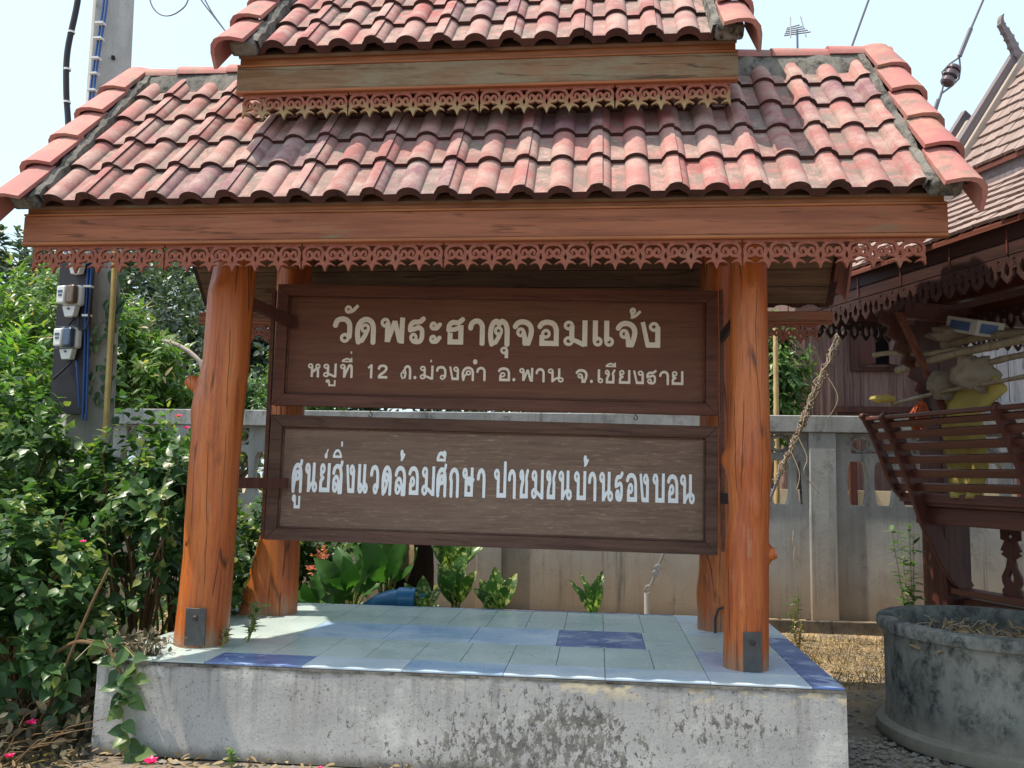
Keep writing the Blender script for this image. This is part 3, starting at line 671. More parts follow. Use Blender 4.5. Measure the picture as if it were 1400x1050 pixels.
# steel straps at the feet
for p, x, y, z0, z1, w in ((pFL, -2.338, 4.93, .52, .735, .124), (pFR, .845, 4.902, .503, .715, .098)):
    pl = part('foot_plate', G().box((x - w / 2, y - .012, z0), (x + w / 2, y - .002, z1)), 'plate', p, bevel=.002)
    g = G(); 
    for q in range(6): pass
    g.lathe([(0, 0), (.016, 0), (.016, .01), (.010, .014), (0, .014)], 6, 0, T(x, y - .012, z1 - .055, 0, R(90))); part('bolt', g, 'iron', pl)
g = G().tube([(.80, 6.06, .5), (.80, 6.055, .60), (.82, 6.05, .66), (.86, 6.05, .675), (.90, 6.05, .66), (.915, 6.055, .60), (.915, 6.06, .5)], .009, 8); part('iron_loop', g, 'iron', sh)
# plates and beams over the posts
g = G().box((-2.95, 5.0, 3.3), (1.45, 5.11, 3.42)); part('wall_plate', g, 'beam', sh, bevel=.006)
g = G().box((-2.95, 6.10, 3.16), (1.45, 6.20, 3.28)); part('wall_plate', g, 'beam', sh, bevel=.006)
for x in (-2.31, .86): part('tie_beam', G().box((x - .05, 4.9, 3.06), (x + .05, 6.4, 3.16)), 'beam', sh, bevel=.005)

def slope_mat(x, s, y0, z0, back=False, h=0.):
    """frame on a roof slope: local x along eave, y up the slope, z out"""
    if not back: return Matrix.Translation((x, y0 + s * CA - h * SA, z0 + s * SA + h * CA)) @ Matrix.Rotation(R(48.4), 4, 'X')
    yb = 2 * 5.55 - y0; return Matrix.Translation((x, yb - s * CA + h * SA, z0 + s * SA + h * CA)) @ Matrix.Rotation(math.pi, 4, 'Z') @ Matrix.Rotation(R(48.4), 4, 'X')
PW = .205
def tile_mesh(rolls, ln=.42):
    x0, x1 = .02, PW * rolls + .02; xs = []
    for k in range(rolls + 1): xs += [k * PW + d for d in (-.1025, -.066, -.0625, -.055, -.042, -.028, -.014, 0, .014, .028, .042, .055, .0625, .066)]
    xs = [x for x in xs if x0 < x < x1] + [x0, x1, PW * rolls - .012, PW * rolls - .0121]; xs.sort(); V = []; F = []
    def h(x):
        d = abs((x + PW / 2) % PW - PW / 2); v = .040 * max(0, 1 - (d / .0655) ** 2) ** .62
        if x > PW * rolls - .0121: v += .0
        if x <= x0 + 1e-6: v -= .0
        return v + (.010 if x > PW * rolls - .045 else 0)
    n = len(xs)
    for y in (0, ln / 2, ln):
        for x in xs: V.append((x, y, h(x) + .036 - .032 * y / ln))
    for x in xs: V.append((x, .006, h(x) - .012))
    for x in xs: V.append((x, ln, h(x) - .022))
    for j in range(2):
        for i in range(n - 1): F.append((j * n + i, j * n + i + 1, (j + 1) * n + i + 1, (j + 1) * n + i))
    g = G().add(V, F)
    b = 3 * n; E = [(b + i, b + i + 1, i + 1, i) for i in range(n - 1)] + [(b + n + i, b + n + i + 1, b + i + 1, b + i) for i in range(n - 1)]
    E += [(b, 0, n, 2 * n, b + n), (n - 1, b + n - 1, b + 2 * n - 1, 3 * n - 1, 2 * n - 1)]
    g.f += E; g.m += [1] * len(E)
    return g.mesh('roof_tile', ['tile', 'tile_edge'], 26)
TM2, TM1 = tile_mesh(2), tile_mesh(1)
def tile_rows(x0, cols, y0, z0, rows, half=1):
    for back in (False, True):
        for s in ([-.18] if back else []) + rows:
            for c in range(cols + half):
                x = x0 + c * 2 * PW + random.uniform(-.002, .002); me = TM2 if c < cols else TM1
                if back: x = x + (2 if c < cols else 1) * PW
                mt = slope_mat(x, s + random.uniform(-.004, .004), y0, z0, back) @ Matrix.Rotation(random.uniform(-.006, .006), 4, 'Z') @ Matrix.Rotation(random.uniform(-.006, .008), 4, 'X')
                part('roof_tile', me, None, sh, mt)
LY, LZ, UY, UZ = 4.44, 3.02, 4.75, 4.05
tile_rows(-3.285, 12, LY, LZ, [0, .345, .67, .99, 1.30])
tile_rows(-2.165, 7, UY, UZ, [0, .315, .63, .93], 0)
# barge (verge) tiles
def cap_mesh(sgn, low=False):
    prof = [(0, .06), (.0, .085), (.07, .10), (.125, .10), (.16, .09), (.188, .06), (.2, .02), (.203, -.035), (.203, -.06)]
    inn = [(x - .018 if x > .1 else x, z - .02) for x, z in prof[::-1] if z > -.055]; inn = [(.186, -.06)] + inn[:-1]
    V = []; F = []; P = prof + inn; n = len(P); L = .40
    for k, (y, s) in enumerate(((0, 1.08), (.03, 1.07), (L, .95))):
        for (x, z) in P:
            zz = z * s
            if low and y < .1: 
                if z < .05: zz -= (.05 - z) * .12; 
                y_ = y - max(0, (.06 - z)) * .10
            else: y_ = y
            V.append((x * s * sgn, y_, zz + .03 - .026 * y / L))
    for j in range(2):
        for i in range(n): F.append((j * n + i, j * n + (i + 1) % n, (j + 1) * n + (i + 1) % n, (j + 1) * n + i))
    F += [tuple(range(n)), tuple(2 * n + i for i in range(n))]
    g = G().add(V, F)
    me = g.mesh('verge_tile', 'cap', 40); return me
CM = {(s, l): cap_mesh(s, l) for s in (1, -1) for l in (False, True)}
def verge(xi, sgn, y0, z0, rows, smax):
    for back in (False, True):
        sg = -sgn if back else sgn
        for k, s in enumerate(rows):
            if back and k == 0 and sgn < 0: continue
            part('verge_tile', CM[(sg, k == 0 and not back)], None, sh, slope_mat(xi, s, y0, z0, back, .012 + .006 * (k % 2)) @ Matrix.Rotation(random.uniform(-.01, .01), 4, 'Z'))
        g = G(); n = 60; V = []; F = []
        for i in range(n + 1):
            s = -.02 + (smax + .0) * i / n; 
            for (x, h) in ((-.055, .03), (-.045, .08), (-.005, .092), (.02, .05)):
                V.append((x * sgn + .012 * noise.noise(Vector((s * 9, x * 40, sgn))), s, h + .016 * noise.noise(Vector((s * 14, x * 30, 3)))))
        for i in range(n):
            for j in range(3): F.append((i * 4 + j, i * 4 + j + 1, i * 4 + j + 5, i * 4 + j + 4))
        m_ = slope_mat(xi, 0, y0, z0, back)
        if back: V = [(-x, y, z) for x, y, z in V]
        part('mortar', G().add(V, F), 'mortar', sh, m_)
        m0 = slope_mat(xi, 0, y0, z0, back); xa, xb = sorted((-.03 * sg, .13 * sg)); part('mortar_plug', G().box((xa, -.045, -.005), (xb, .12, .088)), 'mortar', sh, m0, bevel=.02) if not back else None
        # barge board and end rafter under the caps
        g = G().box((.01 if sg > 0 else -.045, .30 if back and sgn < 0 else .10, -.10), (.045 if sg > 0 else -.01, smax + .02, .03)); part('barge_board', g, 'rafter', sh, slope_mat(xi + .05 * sgn, 0, y0, z0, back))
verge(1.69, 1, LY, LZ, [-.12, .25, .60, .95, 1.30], 1.68); verge(-3.17, -1, LY, LZ, [-.12, .25, .60, .95, 1.30], 1.68)
verge(.675, 1, UY, UZ, [-.12, .24, .58, .90], 1.21); verge(-2.08, -1, UY, UZ, [-.12, .24, .58, .90], 1.21)
# ridge tiles
g = G(); k = 12; V = []; F = []
for y, r in ((0, .118), (.03, .118), (.40, .10)):
    for rr2 in (r, r - .016):
        for i in range(k + 1): q = math.pi * (.0 + 1.0 * i / k); V.append((y, rr2 * math.cos(q), rr2 * math.sin(q) * .8))
m_ = k + 1
for j in range(2):
    for i in range(k): F += [(j * 2 * m_ + i, j * 2 * m_ + i + 1, (j + 1) * 2 * m_ + i + 1, (j + 1) * 2 * m_ + i), (j * 2 * m_ + m_ + i, (j + 1) * 2 * m_ + m_ + i, (j + 1) * 2 * m_ + m_ + i + 1, j * 2 * m_ + m_ + i + 1)]
for j in (0, 2):
    for i in range(k): F.append((j * 2 * m_ + i, j * 2 * m_ + m_ + i, j * 2 * m_ + m_ + i + 1, j * 2 * m_ + i + 1))
RM = g.add(V, F).mesh('ridge_tile', 'cap', 40)
def ridge(x0, x1, z):
    x = x0
    while x < x1 - .1: part('ridge_tile', RM, None, sh, T(x, 5.55, z + random.uniform(0, .008), random.uniform(-.01, .01))); x += .36
    g = G(); V = []; F = []; n = 70
    for i in range(n + 1):
        xx = x0 + .01 + (x1 - x0) * i / n
        for (y, h) in ((-.17, -.165), (-.135, -.06), (-.09, .02), (.09, .02), (.135, -.06), (.17, -.165)):
            V.append((xx, 5.55 + y + .01 * noise.noise(Vector((xx * 9, y * 9, 2))), z + h + .018 * noise.noise(Vector((xx * 11, y * 20, 7)))))
    for i in range(n):
        for j in range(5): F.append((i * 6 + j, i * 6 + j + 1, i * 6 + j + 7, i * 6 + j + 6))
    part('mortar', G().add(V, F), 'mortar', sh)
ridge(-3.30, -2.3, 4.275); ridge(.75, 1.78, 4.275); ridge(-2.3, .85, 4.96)
# ceiling planks of both slopes (seen from below) and of the upper roof
for y0, z0, x0, x1, smax, wdt in ((LY, LZ, -3.23, 1.74, 1.62, .15), (UY, UZ, -2.2, .78, 1.18, .22)):
    me = G().box((0, .002, -.045), (x1 - x0, wdt - .004, -.025)).mesh('ceiling_plank', 'soffit', 0)
    s = .03
    while s < smax:
        part('ceiling_plank', me, None, sh, slope_mat(x0, s, y0, z0)); part('ceiling_plank', me, None, sh, slope_mat(x1, s, y0, z0, True)); s += wdt
    part('ceiling_plank', me, None, sh, slope_mat(x1, .03 - wdt, y0, z0, True))
# side cheeks closing the step between the two tiers
for x in (-2.17, .745):
    g = G().prism([(x, 5.08, 3.76), (x, 5.08, 4.30), (x, 5.55, 4.86), (x, 6.02, 4.30), (x, 6.02, 3.76), (x, 5.55, 4.30)], (.025, 0, 0)); part('gable_cheek', g, 'beam_grey', sh)
for y in (5.09, 5.99): part('riser_board', G().box((-2.144, y, 3.7), (.744, y + .02, 4.33)), 'dark_red', sh)
# fascia mouldings
def fascia(x0, x1, y, zb, mats, back=False):
    s = 1 if not back else -1
    def B(a, b, c, d, m, nm, bv=.004):
        ya, yb = (y + a, y + b) if not back else (y - b, y - a)
        part(nm, G().box((x0 + (.012 if nm == 'moulding_board' else 0), ya, zb + c), (x1 - (.012 if nm == 'moulding_board' else 0), yb, zb + d)), m, sh, bevel=bv)
    if back:
        B(0, .038, .02, .10, mats[0], 'fascia_board', .006); B(-.012, .044, .0, .0195, mats[1], 'bead', .006); return
    B(0, .038, .02, .172, mats[0], 'fascia_board', .006); B(-.012, .044, .0, .0195, mats[1], 'bead', .006)
    B(-.006, .034, .1725, .186, mats[1], 'bead', .005); B(.01, .05, .1865, .262, mats[1], 'moulding_board', .006)
fascia(-3.30, 1.79, 4.50, 2.805, ('beam', 'trim')); fascia(-2.215, .79, 4.815, 3.825, ('beam_grey', 'trim'))
fascia(-3.30, 1.79, 6.74, 2.74, ('beam', 'trim'), True); fascia(-2.215, .79, 6.285, 3.825, ('beam_grey', 'trim'), True)
# carved fretwork
def fret_unit():
    st = [([(-.36, -.50), (-.42, -.38), (-.345, -.2), (-.17, -.11), (0, -.10), (.17, -.11), (.345, -.2), (.42, -.38), (.36, -.50)], .052),
          ([(-.36, -.50), (-.25, -.60), (-.12, -.585), (0, -.50), (.12, -.585), (.25, -.60), (.36, -.50)], .05),
          ([(0, -.52), (.05, -.40), (.13, -.32), (.22, -.335), (.26, -.41), (.22, -.47)], (.06, .035)), ([(0, -.52), (-.05, -.40), (-.13, -.32), (-.22, -.335), (-.26, -.41), (-.22, -.47)], (.06, .035)),
          ([(-.52, -.04), (.52, -.04)], .05), ([(.40, -.38), (.52, -.38)], .06), ([(-.40, -.38), (-.52, -.38)], .06)]
    h = [([(.42, -.44), (.365, -.60), (.43, -.74), (.5, -.84)], .055), ([(.5, -.84), (.5, -1.06)], (.095, .012)), ([(.46, -.82), (.32, -.76), (.20, -.79), (.08, -.86)], (.055, .012)), ([(.30, -.62), (.43, -.76)], .035)]
    st = st + h + [([(-x, y) for x, y in p], r) for p, r in h]
    return [(p, (r[0] * 1.12, r[1] * 1.12) if isinstance(r, tuple) else r * 1.15) for p, r in st]
UW = .1332
def fret_mesh(n):
    st = []
    for k in range(n): st += [([(x + k + .5, y) for x, y in p], r) for p, r in fret_unit()]
    best = None
    for res in (44, 47, 51, 55, 41, 59):        # keep the first outline that fills cleanly
        xs = np.linspace(.021, n - .023, n * res); ys = np.linspace(-1.117, .021, res + 6)
        D = field(st, xs, ys) + 1e-4; L = [[(x * UW, y * UW * 1.09) for x, y in l] for l in contour(D, xs, ys)]
        L = [simplify(l, .0004) for l in L if len(l) > 10]
        A_ = sorted((abs(sum(a[0] * b[1] - b[0] * a[1] for a, b in zip(l, l[1:] + l[:1]))) / 2 for l in L), reverse=True); want = A_[0] - sum(A_[1:])
        me = flat_mesh('eave_fretwork', L, 'fret', .02, .0); got = sum(p.area for p in me.polygons if abs(p.normal.y) > .9) / 2
        err = abs(got - want) / want
        if best is None or err < best[0]: best = (err, L)
        if err < .003: break
    return flat_mesh('eave_fretwork', best[1], 'fret', .02)
F7, F6 = fret_mesh(7), fret_mesh(6); F6t = F6.copy(); F6t.materials[0] = M['fret_tip']; F5t = fret_mesh(5); F5t.materials[0] = M['fret_tip']
def lace(x0, y, z, seq):
    x = x0
    for me, n in seq: part('eave_fretwork', me, None, sh, T(x, y, z + random.uniform(-.001, .001))); x += n * UW
for y, zl in ((4.525, 2.803), (6.717, 2.738)): lace(-3.245, y, zl, [(F6, 6)] * 5 + [(F7, 7)])
lace(-2.18, 4.838, 3.823, [(F5t, 5), (F6t, 6), (F6t, 6), (F5t, 5)])

# ------------------------------------------------------------------ lettering
def ring(cx, cy, r=.130, th=.060, a0=0, a1=360):
    n = 18; return ([(cx + r * math.cos(R(a0 + (a1 - a0) * i / n)), cy + r * math.sin(R(a0 + (a1 - a0) * i / n))) for i in range(n + 1)], th)
def sp(P, n=6):
    """Catmull-Rom through points"""
    P = [P[0]] + list(P) + [P[-1]]; o = []
    for i in range(1, len(P) - 2):
        a, b, c, d = P[i - 1:i + 3]
        for k in range(n):
            t = k / n; o.append(tuple(.5 * (2 * b[j] + (c[j] - a[j]) * t + (2 * a[j] - 5 * b[j] + 4 * c[j] - d[j]) * t * t + (3 * b[j] - a[j] - 3 * c[j] + d[j]) * t ** 3) for j in (0, 1)))
    return o + [tuple(P[-2])]
h = .093
ARCH = [(.12, .0), (.07, .30), (.08, .60), (.2, .82), (.40, .905), (.60, .82), (.69, .62), (.70, .3), (.70, 0)]
HOOK = [(.06, .66), (.13, .83), (.27, .905), (.42, .905), (.56, .84), (.63, .68), (.64, .45)]
GL = {
 'wo': [(sp([(.07, .64), (.14, .83), (.30, .905), (.48, .88), (.61, .74), (.64, .5), (.63, .2)]), h), ring(.46, .18), ([(.58, .18), (.63, .3)], h)],
 'do': [(sp(ARCH), h), ring(.37, .56), ([(.46, .5), (.38, .3), (.24, .06)], .08), ([(.12, .0), (.12, .09), (.3, .09)], h * .9)],
 'pho': [ring(.16, .79), ([(.27, .80), (.27, .045)], h), ([(.28, .06), (.56, .86)], .085), ([(.56, .86), (.78, .06)], .085), ([(.87, 1.), (.85, .0)], h)],
 'ro': [(sp([(.05, .5), (.07, .7), (.2, .82), (.38, .83), (.54, .86), (.68, .97)]), h * .95), (sp([(.04, .54), (.25, .56), (.45, .62), (.6, .55), (.63, .4), (.62, .22), (.52, .09), (.35, .07), (.2, .1)]), h * .9), ring(.22, .23)],
 'a': [ring(.15, .69, .115, .06), (sp([(.18, .60), (.32, .61), (.48, .77)]), .075), ring(.15, .18, .115, .06), (sp([(.18, .09), (.32, .10), (.48, .26)]), .075)],
 'tho': [(sp([(.05, .52), (.08, .73), (.24, .84), (.42, .83), (.58, .86), (.74, .97)]), h * .95), ([(.03, .55), (.35, .57), (.55, .64)], .08), ([(.5, .64), (.65, .64), (.66, .09), (.13, .09), (.13, .44)], h)],
 'aa': [(sp([(.07, .62), (.12, .8), (.28, .905), (.45, .88), (.56, .74), (.58, .5), (.58, .0)]), h)],
 'to': [(sp([(.13, .0), (.07, .3), (.08, .6), (.17, .83), (.31, .91), (.42, .82), (.53, .91), (.68, .83), (.76, .62), (.77, .3), (.77, 0)]), h), ring(.40, .54), ([(.48, .47), (.40, .28), (.26, .06)], .08), ([(.13, .0), (.13, .09), (.3, .09)], h * .9)],
 'tob': [(sp([(.36, .76), (.52, .90), (.68, .90), (.8, .78), (.84, .5), (.84, 0)]), h), ring(.32, .54, .105), ([(.45, .5), (.42, .28), (.34, .04)], .08), (sp([(.1, .45), (.06, .3), (.12, .12), (.2, .03)]), .06)],
 'cho': [(sp([(.05, .7), (.18, .86), (.40, .905), (.62, .82), (.73, .62), (.70, .35), (.60, .06)]), h), ring(.30, .5), (sp([(.41, .5), (.46, .3), (.47, .06)]), .085), ([(.40, .09), (.68, .09)], .09)],
 'o': [(sp([(.05, .72), (.16, .86), (.38, .905), (.6, .83), (.70, .62)]) + [(.705, .09), (.15, .09), (.15, .42)], h), ring(.30, .46)],
 'mo': [ring(.18, .79), ([(.29, .79), (.29, .2)], h), ring(.18, .19), (sp([(.29, .24), (.45, .2), (.72, .05)]), .08), ([(.75, 1.), (.75, .0)], h)],
 'ae': [([(.09, 1), (.09, .2)], h), ring(.19, .19), ([(.53, 1), (.53, .2)], h), ring(.63, .19)],
 'e': [([(.09, 1), (.09, .2)], h), ring(.19, .19)],
 'ngo': [([(.07, .97), (.26, .05)], .08), ([(.2, .09), (.62, .09), (.62, .8)], h), ring(.48, .79)],
 'ho': [ring(.16, .8), ([(.27, .8), (.27, 0)], h), (sp([(.28, .34), (.45, .50), (.62, .60), (.68, .45), (.69, .0)]), h), ring(.66, .78)],
 'thoth': [ring(.16, .8), ([(.27, .8), (.27, 0)], h), (sp([(.28, .1), (.45, .6), (.58, .88), (.70, .84), (.73, .6), (.73, 0)]), h)],
 'one': [([(.05, .74), (.20, .84), (.30, .97)], .07), ([(.32, 1.), (.32, 0)], h)],
 'two': [(sp([(.08, .68), (.14, .85), (.32, .92), (.50, .86), (.54, .68), (.40, .45), (.2, .28), (.1, .12)]), h), ([(.05, .09), (.62, .09)], h)],
 'dot': [([(.13, .13)], .13)],
 'kho': [(sp(ARCH), h), ring(.42, .54), (sp([(.33, .47), (.2, .34), (.13, .1)]), .075)],
 'no': [ring(.16, .8), ([(.27, .8), (.27, 0)], h), (sp([(.27, .05), (.45, .25), (.66, .33)]), .08), ([(.66, 1.), (.66, .3)], h), ring(.76, .18)],
 'chc': [ring(.16, .8), (sp([(.27, .78), (.28, .6), (.18, .4), (.15, .25)]) + [(.15, .09), (.66, .09), (.66, .6)], h), (sp([(.66, .55), (.62, .72), (.76, .97)]), h * .9)],
 'yo': [ring(.22, .8), (sp([(.13, .74), (.12, .58), (.28, .5)]), .075), (sp([(.28, .5), (.13, .4), (.11, .25)]) + [(.11, .09), (.70, .09), (.70, 1.)], h)],
 'so': [(sp(ARCH), h), ring(.42, .56), (sp([(.33, .49), (.2, .34), (.13, .1)]), .075), ([(.56, .84), (.68, .95), (.72, 1.10)], .08)],
 'sor': [(sp([(.06, .66), (.15, .83), (.34, .905), (.56, .84), (.66, .62), (.66, .3), (.66, 0)]), h), ring(.2, .19), (sp([(.09, .2), (.10, .42), (.26, .55), (.42, .46), (.5, .2), (.52, .0)]), .08), ([(.54, .84), (.66, .95), (.70, 1.10)], .08)],
 'lo': [(sp([(.06, .66), (.15, .83), (.34, .905), (.56, .84), (.66, .62), (.66, .3), (.66, 0)]), h), ring(.2, .19), (sp([(.09, .2), (.10, .42), (.26, .55), (.42, .46), (.5, .2), (.52, .0)]), .08)],
 'ko': [(sp([(.14, .0), (.14, .3), (.13, .52), (.06, .62), (.14, .82), (.38, .905), (.60, .82), (.68, .62), (.69, .3), (.69, 0)]), h)],
 'sorus': [ring(.16, .8), ([(.27, .8), (.27, .09), (.72, .09), (.72, 1.)], h), ring(.50, .54, .10, .06), (sp([(.5, .44), (.66, .42), (.86, .62)]), .065)],
 'bo': [ring(.16, .8), ([(.27, .8), (.27, .09), (.73, .09), (.73, 1.)], h)],
 'po': [ring(.16, .8), ([(.27, .8), (.27, .09), (.73, .09), (.73, 1.24)], h)],
 'hanakat': [ring(.13, .18), (sp([(.15, .08), (.35, .12), (.62, .36)]), .07)], 'u': [ring(.13, .38), ([(.24, .38), (.24, 0)], h * .9)],
 'uu': [ring(.12, .42, .09, .065), ([(.21, .42), (.21, .07), (.56, .07), (.56, .52)], .075)],
 'tho2': [ring(.16, .32, .09, .06), (sp([(.1, .04), (.3, .12), (.5, .3)]), .06), ([(.12, .24), (.14, .08)], .06)],
 'ek': [([(0, 0), (0, .3)], .09)], 'ring': [ring(.15, .15, .1, .07)],
 'ii': [(sp([(.08, .08), (.22, .22), (.42, .27), (.62, .12)]), .07), ([(.05, .05), (.70, .05)], .06), ([(.64, .02), (.64, .36)], .07)],
 'i': [(sp([(.07, .08), (.2, .27), (.36, .33), (.52, .27), (.64, .08)]), .07), ([(.02, .06), (.70, .06)], .065)],
 'ue': [(sp([(.07, .08), (.2, .27), (.36, .31), (.5, .25)]), .07), ([(.02, .06), (.66, .06)], .065), ring(.56, .28, .08, .055), ([(.61, .1), (.61, .25)], .06)],
 'kar': [ring(.14, .15, .09, .06), (sp([(.22, .2), (.24, .35), (.36, .5)]), .06)],
}
MARKS = {'hanakat', 'u', 'uu', 'tho2', 'ek', 'ring', 'ii', 'i', 'ue', 'kar'}
TALL = {'po': 1.24, 'so': 1.14, 'sor': 1.14}
TEXT=[(1,'wo',-1.0857,-0.9571,0.0233,0.1997),(1,'do',-0.9328,-0.7967,0.0238,0.2),(1,'pho',-0.769,-0.6022,0.0244,0.2003),(1,'ro',-0.5786,-0.4611,0.025,0.2006),(1,'a',-0.438,-0.3482,0.0254,0.2008),(1,'tho',-0.3217,-0.1964,0.0259,0.2011),(1,'aa',-0.1734,-0.0645,0.0264,0.2013),(1,'to',-0.0382,0.101,0.0269,0.2016),(1,'cho',0.1229,0.2613,0.0274,0.2019),(1,'o',0.2869,0.4273,0.028,0.2022),(1,'mo',0.4558,0.615,0.0286,0.2025),(1,'ae',0.6501,0.7976,0.0293,0.2029),(1,'cho',0.8044,0.9434,0.0298,0.2031),(1,'ngo',0.9663,1.0935,0.0303,0.2034),(1,'hanakat',-1.0157,-0.9107,0.2203,0.2862),(1,'u',0.0403,0.0991,-0.0715,0.0166),(1,'tho2',0.8898,0.9743,0.218,0.2935),(2,'ho',-1.2445,-1.1552,-0.213,-0.1199),(2,'mo',-1.1394,-1.0483,-0.213,-0.12),(2,'thoth',-1.0275,-0.9386,-0.2131,-0.1202),(2,'one',-0.8429,-0.8064,-0.2132,-0.1204),(2,'two',-0.7739,-0.6972,-0.2132,-0.1205),(2,'tob',-0.6186,-0.5451,-0.2133,-0.1207),(2,'dot',-0.5314,-0.5069,-0.2133,-0.1208),(2,'mo',-0.4892,-0.3973,-0.2133,-0.1209),(2,'wo',-0.3802,-0.3104,-0.2134,-0.121),(2,'ngo',-0.2933,-0.2265,-0.2134,-0.1211),(2,'kho',-0.208,-0.1262,-0.2135,-0.1212),(2,'aa',-0.1112,-0.049,-0.2135,-0.1213),(2,'o',0.032,0.1129,-0.2136,-0.1215),(2,'dot',0.127,0.1512,-0.2136,-0.1216),(2,'pho',0.1715,0.2657,-0.2136,-0.1217),(2,'aa',0.2816,0.3419,-0.2137,-0.1219),(2,'no',0.3597,0.4695,-0.2137,-0.122),(2,'cho',0.5444,0.6231,-0.2138,-0.1222),(2,'dot',0.6375,0.6614,-0.2138,-0.1223),(2,'e',0.6878,0.7285,-0.2139,-0.1224),(2,'chc',0.7342,0.8078,-0.2139,-0.1225),(2,'yo',0.8274,0.9028,-0.2139,-0.1226),(2,'ngo',0.9205,0.991,-0.214,-0.1227),(2,'ro',1.0062,1.0752,-0.214,-0.1228),(2,'aa',1.0909,1.1545,-0.214,-0.1229),(2,'yo',1.1711,1.2475,-0.2141,-0.123),(2,'uu',-1.1197,-1.0505,-0.272,-0.2254),(2,'ii',-1.0214,-0.9373,-0.1124,-0.0729),(2,'ek',-0.9579,-0.9381,-0.0565,-0.0308),(2,'ek',-0.4185,-0.3979,-0.1022,-0.0762),(2,'ring',-0.1365,-0.1049,-0.1067,-0.0719),(2,'ii',0.7352,0.8152,-0.1092,-0.0704),(3,'so',-1.315,-1.241,-0.0938,0.1007),(3,'no',-1.2297,-1.1382,-0.0938,0.1005),(3,'yo',-1.1309,-1.0566,-0.0938,0.1004),(3,'sor',-1.0459,-0.9708,-0.0937,0.1003),(3,'ngo',-0.9557,-0.8919,-0.0937,0.1001),(3,'ae',-0.8759,-0.801,-0.0937,0.1),(3,'wo',-0.7932,-0.7306,-0.0936,0.0999),(3,'do',-0.7151,-0.6468,-0.0936,0.0998),(3,'lo',-0.6303,-0.5524,-0.0936,0.0996),(3,'o',-0.5403,-0.4669,-0.0936,0.0995),(3,'mo',-0.4524,-0.3618,-0.0935,0.0994),(3,'so',-0.3541,-0.2828,-0.0935,0.0992),(3,'ko',-0.2694,-0.2021,-0.0935,0.0991),(3,'sorus',-0.1862,-0.0975,-0.0934,0.099),(3,'aa',-0.0879,-0.029,-0.0934,0.0988),(3,'po',0.0213,0.1073,-0.0934,0.0986),(3,'aa',0.1154,0.1702,-0.0933,0.0985),(3,'chc',0.1874,0.256,-0.0933,0.0984),(3,'mo',0.2665,0.3507,-0.0933,0.0983),(3,'chc',0.3621,0.4342,-0.0933,0.0981),(3,'no',0.4418,0.5376,-0.0932,0.098),(3,'bo',0.5428,0.626,-0.0932,0.0979),(3,'aa',0.6364,0.6931,-0.0932,0.0977),(3,'no',0.7063,0.8039,-0.0931,0.0976),(3,'ro',0.8077,0.868,-0.0931,0.0975),(3,'o',0.8807,0.9559,-0.0931,0.0974),(3,'ngo',0.9662,1.031,-0.0931,0.0972),(3,'bo',1.0497,1.1322,-0.093,0.0971),(3,'o',1.1448,1.2197,-0.093,0.097),(3,'no',1.2262,1.3275,-0.093,0.0968),(3,'uu',-1.3074,-1.2478,-0.2048,-0.1084),(3,'kar',-1.103,-1.0736,0.1291,0.1966),(3,'i',-1.054,-0.9782,0.1341,0.1953),(3,'ek',-0.9951,-0.975,0.2016,0.2552),(3,'tho2',-0.5999,-0.5601,0.1232,0.2019),(3,'ue',-0.3643,-0.287,0.1306,0.2039),(3,'tho2',0.6032,0.6445,0.1218,0.2001),]
def letter(nm, u0, u1, v0, v1, ax, mat, par, frame, mult=1.):
    H = v1 - v0 if nm not in MARKS else None
    st = GL[nm]
    if nm in MARKS:
        ys0 = min(p[1] - r for P, r in st for p in P); ys1 = max(p[1] + r for P, r in st for p in P); H = (v1 - v0) / (ys1 - ys0); yo = v0 - ys0 * H
    else: yo = v0
    X0 = min(p[0] for P, r in st for p in P); X1 = max(p[0] for P, r in st for p in P); rad = .085
    wv = (u1 - u0) / ax / H        # target width in glyph units
    sx = (wv - 2 * rad) / max(1e-3, X1 - X0) if X1 > X0 else 1.
    st2 = [([((x - X0) * sx + rad, y) for x, y in P], r * (1. if len(P) == 19 else mult)) for P, r in st]
    if nm == 'dot': st2 = [([(wv / 2, .12)], .12)]
    xs = np.arange(-.06, wv + .1, .016); ys = np.arange(-.14 if nm not in MARKS else -.1, (1.34 if nm not in MARKS else .75), .016)
    D = field(st2, xs, ys)
    L = [[(x * H * ax, y * H) for x, y in simplify(l, .0022)] for l in contour(D, xs, ys) if len(l) > 7]
    me = flat_mesh('letter', L, mat, .005)
    part('letter', me, None, par, frame @ T(u0, 0, yo))
